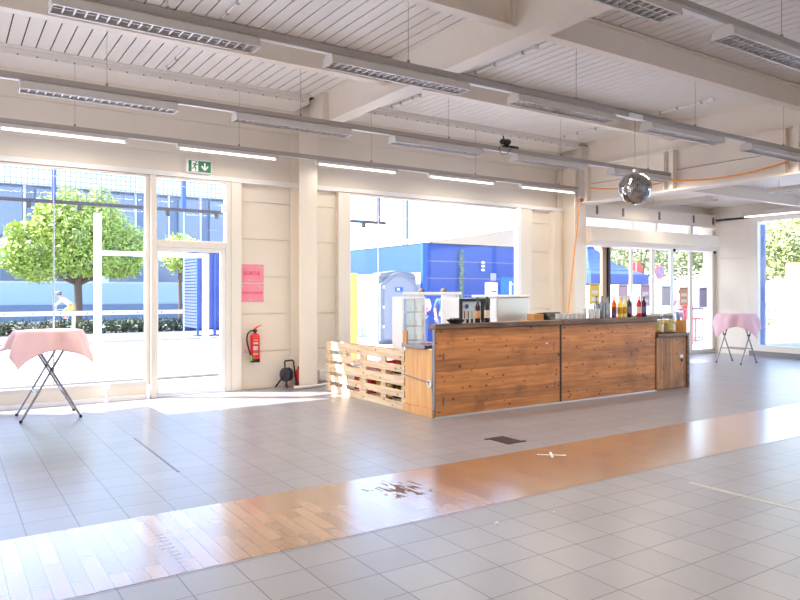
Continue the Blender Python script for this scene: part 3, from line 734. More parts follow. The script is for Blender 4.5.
# low counter end, with its own dark top, at the left
t = thing('low_counter', 'low pale counter end with dark top between pallets and bar', 'counter', (5.18, 7.10, 0))
obj('side_board', box(BM(), 0.0, .02, .0, .615, .11, .86), 'ply', t, bevel=.003)
obj('plinth', box(BM(), -.03, .02, -.04, .62, 0, .108), 'ply', t, bevel=.004)
obj('top_slab', box(BM(), -.05, .50, .09, .63, .862, .912), 'edge', t, bevel=.006)
b = BM(); tube(b, [(-.012, .64, .49), (-.014, .4, .47), (-.012, .2, .45), (-.014, .05, .445)], .007); obj('cable', b, 'edge', t)
b = BM(); lathe(b, [(0, 0), (.03, 0), (.05, .006), (.05, .012), (.034, .012), (.03, .004)], seg=20)
for v in b.verts: v.co = Vector((-v.co.z - .001, v.co.x + .045, v.co.y + .43))
obj('grommet', b, 'steel', t)
obj('back_board', box(BM(), .45, .48, .1, .62, 0, .86), 'ply', t)
# right end: lower shelf unit with recess
t = thing('bar_counter', 'right end of the bar, lower scorched section with shelf recess', 'bar counter', (9.605, 7.035, 0))
obj('front_panel', box(BM(), .0, .80, -.01, .02, .012, .86), 'barend', t, bevel=.003)
obj('end_post', box(BM(), .80, .86, -.03, .02, 0, .915), 'bartop', t, bevel=.004); obj('end_panel', box(BM(), .835, .86, .021, .40, 0, 1.12), 'ply', t)
obj('shelf', box(BM(), .015, .80, -.04, .36, .862, .915), 'bartop', t, bevel=.006)
obj('recess_back', box(BM(), -.0, .834, .36, .39, .015, 1.12), 'ply', t)
obj('rear_top', box(BM(), .02, .93, .33, .56, 1.13, 1.205), 'bartop', t, bevel=.008)
obj('lock_plate', box(BM(), .62, .70, -.018, -.0105, .50, .55), 'steel', t)
obj('padlock', box(BM(), .645, .675, -.03, -.0185, .44, .50), 'dark', t)
tag(obj('paper_bit', box(BM(), 7.13, 7.17, 7.034, 7.038, .86, .875), 'white'), 'scrap of white paper stuck on the bar front', 'scrap')

# ---- things on the bar
def bottle(label, x, y, z, H, r, glass, lab, cap, grp, liquid=None, neck=.014, shoulder=.62):
    t = thing('bottle', label, 'bottle', (x, y, z), group=grp)
    s = shoulder * H
    b = BM(); lathe(b, [(0, 0), (r * .95, 0), (r, .008), (r, s), (r * .9, s + .03 * H), (neck * 1.25, s + .16 * H), (neck, s + .2 * H), (neck, H * .93), (neck * 1.2, H * .935), (neck * 1.2, H * .955), (0, H * .955)], seg=16)
    obj('body', b, glass, t, smooth=True)
    if lab: 
        b = BM(); lathe(b, [(r * 1.01, H * .17), (r * 1.015, H * .175), (r * 1.015, H * .47), (r * 1.01, H * .475)], seg=16); obj('paper_label', b, lab, t, smooth=True)
    obj('cap', cyl(BM(), (0, 0, H * .955), (0, 0, H), neck * 1.3, 10), cap, t, smooth=True)
    return t
def liquid(name, c, rough=.08): return plain(name, c, rough, var=.03, spec=.6)
G_or, G_ye, G_pa, G_dk, G_rd, G_pu = [liquid(n, c) for n, c in (('amber spirit', (232, 96, 18)), ('yellow liqueur', (244, 220, 84)), ('pale syrup', (232, 228, 168)), ('black syrup', (36, 24, 28)), ('red syrup', (206, 14, 42)), ('purple syrup', (58, 26, 56)))]
L_or = plain('brown label', (120, 66, 26), .6); L_ye = plain('ochre label', (190, 146, 20), .6); L_wh = plain('cream label', (222, 208, 180), .6); L_pk = plain('orange label', (206, 140, 96), .6); L_pu = plain('violet label', (120, 100, 150), .6)
TZ = 1.19; TR = 1.20
sb = 'bottles standing on the bar'
bottle('dark wine bottle with an orange label, left of the two on the bar', 5.94, 7.11, TZ, .33, .038, G_dk, L_pk, 'dark', sb)
bottle('dark wine bottle with a cream label, right of the two on the bar', 6.105, 7.11, TZ, .34, .038, G_dk, L_wh, L_or, sb)
bottle('amber bottle with brown label, left of the bright yellow one', 8.69, 7.12, TR, .34, .042, G_or, L_or, 'steel', sb)
bottle('bright yellow bottle beside the amber one', 8.82, 7.11, TR, .33, .045, G_ye, L_ye, 'white', sb)
bottle('pale yellow bottle between the bright yellow and the black one', 8.925, 7.11, TR, .34, .040, G_pa, L_ye, 'steel', sb)
bottle('black bottle right of the pale yellow one', 9.035, 7.11, TR, .34, .042, G_dk, L_pu, 'steel', sb)
bottle('red syrup bottle near the right end of the bar top', 9.28, 7.11, TR, .34, .040, G_rd, L_wh, 'white', sb)
bottle('dark purple bottle at the far right of the bar top', 9.40, 7.11, TR, .34, .042, G_pu, L_pu, 'white', sb)
sc_ = plain('clear spirit', (168, 176, 186), .05, var=.02, spec=.8); sc_.node_tree.nodes['Principled BSDF'].inputs['Transmission Weight'].default_value = .55
for i, (x, y, lab) in enumerate(((8.335, 7.16, 'clear glass bottle with black pourer, leftmost of the clear ones'), (8.36, 7.07, 'clear glass bottle with black pourer, second of the clear ones'), (8.445, 7.15, 'clear glass bottle with black pourer, third of the clear ones'), (8.465, 7.06, 'clear glass bottle with black pourer, next to the amber bottle'))):
    bottle(lab, x, y, TR, .33, .043, sc_, None, 'dark', sb)
t = thing('lemon_squeezer', 'small blue bar tool between clear and amber bottles', 'bar tool', (8.60, 7.05, TR)); obj('cup', lathe(BM(), [(0, 0), (.025, 0), (.03, .05), (.026, .05), (.02, .01)], seg=12), 'bluet', t, smooth=True); obj('handle', cyl(BM(), (0, 0, .03), (.03, 0, .08), .007), 'bluet', t)
# plastic cups: low single row and taller stacks
cupm = plain('frosted cup plastic', (246, 247, 248), .35, var=.01); cupm.node_tree.nodes['Principled BSDF'].inputs['Transmission Weight'].default_value = .3
def cup(label, x, y, H, r, n=1):
    t = thing('plastic_cup', label, 'cup', (x, y, TR), group='plastic cups on the bar')
    b = BM(); lathe(b, [(0, 0), (r * .78, 0), (r, H), (r * .95, H), (r * .74, .006), (0, .006)], seg=14); obj('wall', b, cupm, t, smooth=True)
    b = BM(); lathe(b, [(r, H - .004), (r * 1.06, H - .002), (r * 1.06, H + .003), (r, H + .002)], seg=14); obj('rim', b, cupm, t, smooth=True)
    return t
c0 = cup('short clear cup, first from the left in the row on the bar', 7.46, 7.12, .075, .04)
nth = ['second', 'third', 'fourth', 'fifth', 'sixth']
for k in range(5): again(c0, nth[k] + ' short clear cup from the left in the row on the bar', (7.46 + .095 * (k + 1), 7.12 + .01 * (k % 2), TR))
c1 = cup('tall stack of clear cups, leftmost stack beside the clear bottles', 8.04, 7.14, .14, .04)
again(c1, 'tall stack of clear cups, second stack from the left', (8.10, 7.05, TR)); again(c1, 'tall stack of clear cups, third stack from the left', (8.165, 7.13, TR)); again(c1, 'tall stack of clear cups, stack touching the clear bottles', (8.215, 7.04, TR))
# black tray with fruit, shot glasses
t = thing('serving_tray', 'black shallow dish on the left part of the bar', 'dish', (5.53, 7.06, TZ))
b = BM(); lathe(b, [(0, .004), (.08, .004), (.11, .03), (.125, .05), (.118, .05), (.10, .03), (.07, .012), (0, .012)], seg=24); obj('dish', b, 'dark', t, smooth=True)
b = BM()
for k in range(26): a = k * 2.4; rr = .085 * sqrt(k / 26); sphere(b, (rr * cos(a), rr * sin(a), .03 + .012 * (k % 3)), .016, 8, 6)
o = obj('olives', b, 'bolt', t); o['kind'] = 'stuff'
for k, (x, lab) in enumerate(((5.76, 'small dark shot glass right of the black dish'), (5.835, 'small dark shot glass next to the left wine bottle'))):
    t = thing('shot_glass', lab, 'glass', (x, 7.10, TZ)); obj('bowl', lathe(BM(), [(0, 0), (.017, 0), (.02, .055), (.018, .055), (.015, .01), (0, .01)], seg=12), 'dark', t, smooth=True); obj('rim', lathe(BM(), [(.0205, .05), (.0215, .055), (.018, .056)], seg=12), 'steel', t)
# two drink dispensers in the recess
lemon = plain('orange slices', (250, 170, 20), .4); drink = plain('iced tea', (248, 222, 160), .08, var=.05); drink.node_tree.nodes['Principled BSDF'].inputs['Transmission Weight'].default_value = .25
for x, lab, m_ in ((9.785, 'glass drink dispenser with orange slices, left of the two', .5), (10.10, 'glass drink dispenser with orange slices, right of the two', .75)):
    t = thing('drink_dispenser', lab, 'drink dispenser', (x, 7.16, .915)); t.scale = (1.18, 1.18, 1.15)
    obj('jar', lathe(BM(), [(0, .01), (.10, .01), (.108, .03), (.108, .21), (.09, .245), (.08, .255), (.076, .25), (.10, .2), (.10, .03), (0, .02)], seg=20), 'glass2', t, smooth=True)
    obj('drink', cyl(BM(), (0, 0, .024), (0, 0, .19), .097, 18), drink, t, smooth=True)
    b = BM()
    for k in range(9): a = k * 2.4; sphere(b, (.080 * cos(a), .080 * sin(a), .15 + .02 * (k % 2) if k < 6 else .05), .036, 10, 6, (1, 1, .45))
    obj('fruit_slices', b, lemon, t, smooth=True)
    obj('lid', cyl(BM(), (0, 0, .255), (0, 0, .285), .088, 20), 'steel', t, smooth=True); obj('tap', box(BM(), .09, .15, -.012, .012, .03, .06), 'steel', t)

# ---- behind the bar
t = thing('bar_fridge', 'small white fridge with black framed glass door behind the bar', 'fridge', (6.39, 8.05, 0))
obj('cabinet', box(BM(), 0, .58, .03, .45, .62, 1.50), 'fridgew', t, bevel=.01)
obj('plinth', box(BM(), .03, .55, .06, .42, .6, .62), 'dark', t)
b = BM(); box(b, 0, .58, 0, .028, .64, .70); box(b, 0, .58, 0, .028, 1.455, 1.50); box(b, 0, .045, 0, .028, .70, 1.455); box(b, .42, .58, 0, .028, .70, 1.455); dr = obj('door', b, 'dark', t)
obj('pane', box(BM(), .045, .42, .006, .010, .70, 1.455), 'glass2', dr)
obj('inner_wall', box(BM(), .045, .42, .024, .0285, .70, 1.455), 'fridgew', t)
for x, z, m_ in ((.10, 1.20, G_rd), (.17, 1.20, G_pu), (.24, 1.20, G_ye), (.31, 1.20, G_pa)): obj('stored_bottle', cyl(BM(), (x, .017, z), (x, .017, z + .11), .0065, 8), m_, t)
obj('sticker', cyl(BM(), (.13, .001, 1.38), (.13, .0055, 1.38), .035, 14), 'bluet', t)
tag(obj('trestle', box(BM(), 6.36, 7.0, 8.05, 8.50, 0, .598), 'edge', bevel=.01), 'grey plinth block under the small glass door fridge', 'plinth')
t = thing('ice_chest', 'white and steel chest unit behind the bar at the window', 'chest', (7.73, 8.75, 0))
obj('cabinet', box(BM(), 0, .72, 0, .63, .08, 1.50), 'steel', t, bevel=.012); obj('lid', box(BM(), -.02, .745, -.02, .65, 1.502, 1.545), 'fridgew', t, bevel=.01)
obj('side_skin', box(BM(), -.006, -.0005, .01, .62, .1, 1.49), 'fridgew', t)
for x in (.05, .6): obj('foot', box(BM(), x, x + .08, .05, .58, 0, .08), 'dark', t)
t = thing('paper_holder', 'white square dispenser standing on the chest unit', 'dispenser', (7.95, 9.15, 1.545)); obj('casing', box(BM(), -.09, .09, -.08, .08, 0, .22), 'white', t, bevel=.02); obj('slot', box(BM(), -.05, .05, -.082, -.0805, .05, .07), 'edge', t)
t = thing('tap_column', 'slim white tap on the chest unit, right of the square dispenser', 'tap', (8.35, 9.1, 1.545)); obj('stem', cyl(BM(), (0, 0, 0), (0, 0, .24), .022, 12), 'white', t); obj('spout', cyl(BM(), (0, 0, .2), (0, -.09, .18), .012, 8), 'steel', t)
t = thing('display_fridge', 'tall white display cooler with glass front behind the low counter', 'fridge', (5.83, 8.75, 0))
b = BM(); box(b, 0, .03, 0, .29, .05, 1.52); box(b, .03, .43, 0, .29, .05, .16); box(b, .03, .43, 0, .29, 1.495, 1.52); box(b, .41, .43, 0, .02, .16, 1.495); box(b, .41, .43, .27, .29, .16, 1.495)
obj('cabinet', b, 'fridgew', t, bevel=.004)
for y in (.003, .281): obj('pane', box(BM(), .03, .41, y, y + .006, .16, 1.495), 'glass2', t)
for z in (.4, .62, .84, 1.06, 1.28):
    b = BM(); q = .03
    while q < .26: box(b, .031, .409, q, q + .006, z, z + .008); q += .04
    for q in (.031, .15, .27, .40): box(b, q, q + .006, .02, .03, z, z + .10)
    obj('wire_shelf', b, 'steel', t)
obj('base', box(BM(), .03, .40, .03, .26, 0, .05), 'dark', t)
t = thing('work_table', 'white topped work table behind the bar, left of the small fridge', 'table', (6.60, 9.4, 0))
obj('top_slab', box(BM(), 0, .90, 0, .5, 1.55, 1.595), 'white', t, bevel=.005)
for x in (.06, .80): obj('side_board', box(BM(), x, x + .06, .03, .47, 0, 1.548), 'fridgew', t)
t = thing('snack_box', 'black cash box behind the bar near the far column', 'box', (8.30, 8.15, 0)); obj('casing', prism(BM(), [(0, 1.13), (.30, 1.13), (.30, 1.24), (.06, 1.26), (0, 1.20)], 0, 0, .36), 'dark', t, bevel=.01); obj('screen', box(BM(), .05, .31, -.003, -.0005, 1.14, 1.19), 'edge', t)
obj('stand', box(BM(), -.3, .5, 0, .4, 0, 1.125), 'ply', t)
tag(obj('card_box', box(BM(), 8.03, 8.24, 8.18, 8.36, 1.127, 1.235), 'cork', bevel=.005), 'small brown cardboard box left of the black cash box', 'box')
tag(obj('menu_board', box(BM(), 5.06, 5.085, 7.50, 7.58, .913, 1.09), 'cork'), 'small upright wooden card on the low counter end', 'card')
t = thing('napkin', 'red napkin lying on the low counter end', 'napkin', (5.30, 7.40, .913)); obj('fold', box(BM(), -.05, .05, -.06, .06, 0, .012), 'redp', t, bevel=.004)

# ================================================================== TALL TABLES WITH CLOTHS
def cloth_mesh(R, half, rot, flare, seed):
    rnd = random.Random(seed); b = BM(); n = 56; g = []
    ph = [rnd.uniform(0, 6.28) for _ in range(3)]
    for i in range(n + 1):
        row = []
        for j in range(n + 1):
            u = -half + 2 * half * i / n; v = -half + 2 * half * j / n; r = sqrt(u * u + v * v); a = atan2(v, u)
            if r <= R: p = Vector((u, v, .002 * sin(9 * u + ph[0]) * cos(8 * v)))
            else:
                d = r - R; ce = .5 - .5 * cos(4 * (a))           # 1 at corners
                fold = .03 * sin(8 * a + ph[1]) + .018 * sin(12 * a + ph[2])
                k = flare[int(((a + pi) / (2 * pi)) * 4) % 4] if True else .3
                out = R + d * (k * (.35 + .65 * ce)) + fold * min(1, d / .12)
                p = Vector((out * cos(a), out * sin(a), -d * sqrt(max(.05, 1 - (k * (.35 + .65 * ce)) ** 2))))
            c, s = cos(rot), sin(rot); row.append(b.verts.new((c * p.x - s * p.y, s * p.x + c * p.y, p.z)))
        g.append(row)
    for i in range(n):
        for j in range(n): b.faces.new((g[i][j], g[i + 1][j], g[i + 1][j + 1], g[i][j + 1]))
    return b
def tall_table(label, x, y, cl_label, mat, R, half, rot, flare, seed, wx=.335, wy=.285):
    t = thing('bistro_table', label, 'table', (x, y, 0))
    obj('tabletop', cyl(BM(), (0, 0, 1.075), (0, 0, 1.10), R - .005, 36), 'white', t)
    for s in (-1, 1):
        for q in (-1, 1):
            b = BM(); yy = q * wy + (.016 if s > 0 else -.016)
            cyl(b, (s * wx, yy, .02), (-s * wx * .72, yy, 1.06), .0145, 10)
            l = obj('leg', b, 'chrome', t, smooth=True)
            obj('rubber_foot', cyl(BM(), (s * wx * 1.012, yy, 0), (s * wx, yy, .03), .018, 10), 'dark', l)
    for s, z in ((-1, .33), (1, .33)):
        xx = s * (wx - (wx * 1.72) * (z - .02) / 1.04)
        obj('cross_bar', cyl(BM(), (xx, -wy, z), (xx, wy, z), .012, 8), 'chrome', t)
    for s in (-1, 1): obj('cross_bar', cyl(BM(), (s * wx * .66, -wy, 1.03), (s * wx * .66, wy, 1.03), .012, 8), 'chrome', t)
    for q in (-1, 1): obj('pivot', cyl(BM(), (-.0 , q * wy - .03, .63), (0, q * wy + .03, .63), .018, 8), 'dark', t)
    c = obj('tablecloth', cloth_mesh(R, half, rot, flare, seed), mat, None, (x, y, 1.104), smooth=True)
    md = c.modifiers.new('thick', 'SOLIDIFY'); md.thickness = .003; md.offset = 1
    tag(c, cl_label, 'tablecloth')
tall_table('tall folding bistro table with crossed legs, at the left window', 1.13, 9.88, 'pale pink stiff tablecloth on the bistro table at the left window', 'cloth', .40, .63, radians(4), (.42, .5, .85, .75), 3)
tall_table('tall folding bistro table with crossed legs, far right corner', 14.89, 8.8, 'lilac pink tablecloth on the far right bistro table', 'cloth2', .42, .70, radians(31), (.3, .35, .4, .3), 5)

# ================================================================== FLOOR MARKS
t = thing('floor_hatch', 'dark metal floor hatch in the tiles in front of the bar', 'floor hatch', (5.05, 5.585, 0))
obj('plate', box(BM(), -.115, .115, -.165, .165, 0, .006), 'bolt', t); obj('hinge', box(BM(), -.16, -.115, .12, .165, 0, .005), 'bolt', t); obj('hinge', box(BM(), .115, .16, -.165, -.12, 0, .005), 'bolt', t)
tag(obj('metal_strip', box(BM(), 1.735, 1.755, 6.2, 7.9, 0, .003), 'edge'), 'thin metal strip in the tiled floor at left', 'floor strip')
tag(obj('tape_strip', box(BM(), 5.20, 5.255, 2.3, 3.5, 0.0, .002), plain('worn pale tape', (186, 180, 174), .5)), 'strip of pale tape on the tiles at the right edge', 'tape')
t = thing('tape_cross', 'white tape cross stuck on the parquet', 'tape mark', (4.97, 4.83, .0025)); obj('arm', box(BM(), -.14, .14, -.012, .012, 0, .0012), 'white', t, loc=(0, 0, 0)); t2 = obj('arm', box(BM(), -.012, .012, -.11, .11, 0.0013, .0025), 'white', t)
t.rotation_euler = (0, 0, radians(-40))
for x, y, lab in ((3.18, 3.60, 'crumpled paper scrap on the grey tiles, larger of two'), (3.69, 3.56, 'small paper scrap on the grey tiles, by the parquet edge')):
    b = BM(); bmesh.ops.create_icosphere(b, subdivisions=2, radius=.014 if x < 3.5 else .008)
    for v in b.verts: v.co *= random.uniform(.6, 1.2); v.co.z = max(v.co.z * .8, -.006)
    tag(obj('paper_scrap', b, 'white', None, (x, y, .007)), lab, 'scrap')

# posters on the far storefront glass
pc = [(12.16, 12.50, 1.79, 1.32, (238, 200, 80), 'yellow', True), (13.15, 13.48, 1.77, 1.25, (214, 184, 204), 'pale pink', False), (13.95, 14.29, 1.78, 1.25, (196, 160, 190), 'mauve', True), (14.76, 15.10, 1.74, 1.25, (186, 184, 192), 'grey', False), (15.48, 15.82, 1.72, 1.25, (226, 166, 118), 'brown orange', True), (16.30, 16.64, 1.71, 1.2, (178, 172, 204), 'violet grey', False)]
for x0, x1, z1, zb, c, nm, boxes in pc:
    t = thing('poster', nm + ' paper poster taped to the far storefront glass', 'poster', ((x0 + x1) / 2, 10.64 if not (15.48 < x1 < 15.3) else 10.62, (z1 + zb) / 2))
    w, h = (x1 - x0) / 2, (z1 - zb) / 2; mm = plain(nm + ' poster', c, .7, var=.02)
    obj('sheet', box(BM(), -w, w, 0, .004, -h, h), mm, t)
    ink = 'edge'
    b = BM()
    for k in range(6): box(b, -w * .7 + k * w * .24, -w * .7 + k * w * .24 + w * .18, -.0015, -.0002, h * .78, h * .88)
    obj('heading_print', b, ink, t)
    if boxes:
        for zc in (.15, -.5):
            obj('text_panel', box(BM(), -w * .68, w * .68, -.0012, -.0002, h * (zc - .17), h * (zc + .17)), 'cable', t)
            obj('dot_print', box(BM(), -w * .84, -w * .72, -.0012, -.0002, h * (zc - .04), h * (zc + .06)), ink, t)

# ================================================================== OUTSIDE
struct('ground', box(BM(), -120, 160, 11.05, 160, -.3, -.02), 'ground', 'pale asphalt yard and street outside')
g2 = BM(); box(g2, XR + .2, 160, -60, 11.05, -.3, -.02); box(g2, -120, XL - .2, -60, 11.05, -.3, -.02); box(g2, XL - .2, XR + .2, -60, YF - .2, -.3, -.02); struct('ground', g2, 'ground', 'ground around the other sides of the hall')
struct('drain_channel', box(BM(), -6, 11, 13.05, 13.35, -.03, -.006), 'gutter', 'dark drain line across the yard')
struct('paving', box(BM(), -6, 13, 23.6, 29, -.05, -.008), 'pave', 'grey paved strip at the street edge')
struct('kerb_strip', box(BM(), -20, 13, 23.4, 23.6, -.05, .06), 'kerb')
# mesh screen with rail outside the windows
t = thing('mesh_screen', 'wire mesh screen on a grey rail high outside the left windows', 'screen', (0, 13.5, 0))
obj('rail', box(BM(), -1, 8.52, -.035, .035, 3.15, 3.21), 'scr', t)
b = BM()
x = -1.0
while x < 8.2: box(b, x, x + .009, -.004, .004, 3.21, 4.35); x += .085
z = 3.3
while z < 4.35: box(b, -1, 8.2, -.004, .004, z, z + .009); z += .085
o = obj('wire_mesh', b, 'scrw', t); o['kind'] = 'stuff'
for x in (1.63, 3.90, 8.33):
    p = obj('post', box(BM(), x - .035, x + .035, -.03, .03, 3.2, 4.4), 'signblue', t); obj('thin_leg', cyl(BM(), (x, 0, -.02), (x, 0, 3.16), .012, 8), 'bluel', p)
for x in (1.2, 2.0, 3.55, 4.5, 5.2, 7.9): obj('bracket', box(BM(), x, x + .07, -.04, .04, 3.05, 3.15), 'scr', t)
# white goal-like gate frame
t = thing('gate_frame', 'white tubular gate frame standing in the yard outside the door', 'gate frame', (0, 22, -.02))
obj('post', box(BM(), 3.72, 3.92, -.06, .06, 0, 3.94), 'white', t); obj('post', box(BM(), 6.96, 7.14, -.06, .06, 0, 2.84), 'white', t); obj('top_rail', box(BM(), 3.92, 6.96, -.05, .05, 2.70, 2.84), 'white', t)
# guard rail and hedge
t = thing('guard_rail', 'long white guard rail along the street', 'guard rail', (0, 28, -.02))
obj('beam', box(BM(), -12, 12.5, -.04, .04, .74, .90), 'white', t)
b = BM()
for k in range(24): sphere(b, (-9 + .9 * k, -.045, .82), .03, 8, 6)
obj('bolts', b, 'edge', t)
for k in range(9): obj('post', box(BM(), -9 + 2.6 * k, -8.9 + 2.6 * k, .04, .14, 0, .74), 'white', t)
def leaves(b, c, rad, n, size, rnd, shell=.55, squash=1.0):
    for _ in range(n):
        while True:
            p = Vector((rnd.uniform(-1.1, 1.1), rnd.uniform(-1.1, 1.1), rnd.uniform(-1.1, 1.1)))
            if shell < p.length < (1 if rnd.random() > .12 else 1.18): break
        p = Vector((p.x * rad[0], p.y * rad[1], p.z * rad[2])) + Vector(c)
        u = Vector((rnd.gauss(0, 1), rnd.gauss(0, 1), rnd.gauss(0, 1))).normalized(); w = u.orthogonal().normalized(); s = size * rnd.uniform(.6, 1.3)
        b.faces.new([b.verts.new(p + u * s), b.verts.new(p + w * s * .5), b.verts.new(p - u * s), b.verts.new(p - w * s * .5)])
    return b
def tree(label, x, y, trunk_h, blobs, n, size, mat, seed, grp=None, tr=.16):
    rnd = random.Random(seed); t = thing('tree', label, 'tree', (x, y, -.02), group=grp)
    b = BM(); tube(b, [(0, 0, 0), (.02, 0, trunk_h * .5), (0, .03, trunk_h), (.05, 0, trunk_h + 1.2)], tr)
    for (c, r) in blobs: cyl(b, (0, 0, trunk_h * .95), c, tr * .45, 6, .02)
    obj('trunk', b, 'bark', t)
    b = BM(); tot = sum(r[0] * r[1] for c, r in blobs)
    for c, r in blobs: leaves(b, c, r, int(n * r[0] * r[1] / tot), size, rnd)
    obj('foliage', b, mat, t); return t
rnd = random.Random(5)
b = BM(); x = -8.0
while x < 12: leaves(b, (x, 28.9, .22), (.5, .4, .32), 420, .07, rnd, .0); x += .6
tag(obj('hedge', b, 'hedge'), 'low clipped hedge behind the white guard rail', 'hedge')
tree('leafy bright green street tree beyond the guard rail', 4.86, 32.5, 2.0, [((0, 0, 4.3), (1.9, 1.7, 1.5)), ((-1.35, .2, 3.6), (1.35, 1.2, 1.15)), ((1.4, 0, 3.7), (1.35, 1.2, 1.2)), ((-.5, -.4, 5.1), (1.0, .9, .9)), ((.9, .3, 5.0), (.95, .9, .95)), ((-2.0, 0, 2.9), (.75, .7, .7)), ((2.1, .1, 3.0), (.7, .7, .7)), ((.2, -.6, 3.0), (1.5, 1.1, .8)), ((.9, 0, 5.75), (.45, .5, .55)), ((-.5, 0, 5.7), (.4, .4, .5)), ((-1.1, 0, 5.0), (.6, .6, .6)), ((-2.6, 0, 3.1), (.7, .6, .55)), ((-1.5, -.2, 2.6), (1.0, .8, .6)), ((1.7, 0, 2.75), (.9, .8, .55)), ((2.3, 0, 3.9), (.6, .5, .5)), ((-2.2, 0, 4.1), (.6, .5, .45))], 19000, .095, 'leaf', 2)
tree('slim green tree at the edge of the blue storage cage, seen through the door', 10.2, 36, 2.2, [((0, 0, 3.6), (1.0, 1.0, 1.0))], 1200, .12, 'leaf', 4, tr=.1)
# office building across the street
t = thing('office_building', 'long pale office building across the street with a band of dark windows', 'building', (0, 42, -.02))
obj('wall', box(BM(), -12, 22, 0, 12, 0, 4.45), 'bwhite', t)
obj('upper_wall', box(BM(), -12, 22, .12, 12, 4.45, 7.35), 'plinth', t)
obj('parapet', box(BM(), -12, 22, -.25, 12, 7.35, 9.6), 'bwhite', t)
obj('lower_panels', box(BM(), -12, 22, -.04, 0, .92, 2.1), 'bluel', t); obj('plinth', box(BM(), -12, 22, -.08, 0, 0, .9), 'plinth', t)
for k in range(17): obj('window', box(BM(), -11 + 1.9 * k, -11 + 1.9 * k + 1.25, -.05, .13, 4.6, 7.2), 'bglass', t)
for k in range(17): obj('mullion', box(BM(), -9.72 + 1.9 * k, -9.60 + 1.9 * k, -.02, .12, 4.45, 7.35), 'bwhite', t)
for k in range(12): obj('window', box(BM(), -11 + 2.7 * k, -11 + 2.7 * k + 2.2, -.06, 0.01, 2.2, 3.45), 'bglass', t)
# blue slatted storage cage seen through door
t = thing('storage_cage', 'blue slatted storage cage in the yard seen through the door', 'cage', (7.35, 24, -.02))
b = BM(); z = .35
while z < 2.9: box(b, .05, 3.2, 0, .03, z, z + .085); box(b, .02, .05, 0, 1.6, z, z + .085); z += .11
obj('slats', b, 'blued', t)
for x in (0.02, .62, .90, 2.2): obj('post', box(BM(), x, x + .07, -.06, .0, 0, 3.15), 'signblue', t)
obj('roof', box(BM(), -.1, 3.3, -.3, 1.8, 3.0, 3.08), 'blued', t); obj('back_wall', box(BM(), .05, 3.2, 1.6, 1.65, .2, 3.0), 'blued', t)
# yellow board, portable toilet, blue kiosk
t = thing('info_board', 'yellow upright board outside at the left edge of the wide window', 'board', (7.99, 14.2, -.02)); obj('panel', box(BM(), -.22, .19, 0, .05, .0, 2.06), 'yellow', t); obj('foot', box(BM(), -.25, .22, -.2, .25, 0, .04), 'grey', t)
t = thing('portable_toilet', 'grey portable toilet cabin with arched door outside the wide window', 'portable toilet', (12.0, 18.05, -.02))
obj('body', box(BM(), -.83, .60, .06, .50, 0, 2.05), 'porta', t, bevel=.03)
b = BM(); pts = [(-.80, .1), (.58, .1), (.58, 1.85)] + [(.58 - 1.38 * k / 10, 1.85 + .38 * sin(pi * k / 10)) for k in range(1, 10)] + [(-.80, 1.85)]
prism(b, pts, 1, -.01, .055); obj('arch_frame', b, 'porta', t, bevel=.015)
b = BM(); pts = [(-.66, .15), (.44, .15), (.44, 1.80)] + [(.44 - 1.1 * k / 10, 1.80 + .30 * sin(pi * k / 10)) for k in range(1, 10)] + [(-.66, 1.80)]
prism(b, pts, 1, -.03, -.0105); d = obj('door', b, 'portad', t, bevel=.012)
b = BM(); box(b, -.26, .02, -.036, -.0305, 1.62, 1.76); e = obj('emblem', b, 'signblue', d); obj('emblem_figure', box(BM(), -.20, -.10, -.040, -.0365, 1.66, 1.73), 'white', e)
for z in (.5, 1.1, 1.72): obj('hinge', box(BM(), -.72, -.66, -.04, -.0305, z, z + .09), 'white', d)
obj('roof', prism(BM(), [(-.84, 2.05), (.62, 2.05), (.5, 2.2), (-.12, 2.28), (-.74, 2.2)], 1, .06, .5), 'porta', t)
t = thing('blue_kiosk', 'blue panelled building with a sloping tan roof edge outside the wide window', 'building', (12.8, 17.95, -.02))
obj('front_wall', box(BM(), 0, 4.3, 0, .12, 0, 3.17), 'blue', t); obj('side_wall', box(BM(), -.06, .06, .0, 9, 2.25, 3.17), 'blue', t); obj('side_base', box(BM(), -.04, .05, .12, 9, 0, 2.25), 'bwhite', t)
obj('corner_post', box(BM(), -.08, .10, -.03, .11, 0, 3.19), 'signblue', t)
obj('roof_fascia', prism(BM(), [(.2, 3.18), (4.3, 3.18), (4.3, 3.84), (.35, 3.24)], 1, -.1, .12), 'tan', t)
obj('roof_edge', prism(BM(), [(-.1, 3.19), (4.3, 3.845), (4.3, 3.94), (-.1, 3.28)], 1, -.15, 9), 'bwhite', t)
for z in (1.5, 2.05, 2.6): obj('panel_joint', box(BM(), .1, 4.28, -.006, -.0005, z, z + .010), 'tan', t)
obj('notice_plate', box(BM(), 2.75, 3.0, -.02, -.0005, 2.0, 2.25), 'grey', t); obj('bright_board', box(BM(), 3.2, 4.3, -.03, -.0005, 1.55, 2.12), plain('bright blue board', (40, 120, 214), .5), t)
for z in (2.35, 2.48, 2.6): obj('lamp_globe', sphere(BM(), (2.36, -.08, z), .06, 12, 8, (1.2, 1, .8)), 'white', t)
rnd = random.Random(9); b = BM()
for k in range(14): leaves(b, (14.24, 17.86, 1.5 + .11 * k), (.10, .05, .09), 26, .035, rnd, 0)
tag(obj('ivy_strand', b, 'leaf'), 'green ivy strand hanging on the blue wall', 'ivy')
t = thing('flag_mast', 'pale twin mast rising above the blue building', 'mast', (19.6, 29.0, -.02)); obj('pole', cyl(BM(), (0, 0, 0), (0, 0, 9), .06), 'blued', t); obj('pole', cyl(BM(), (-.24, 0, 0), (-.24, 0, 9), .04), 'blued', t)
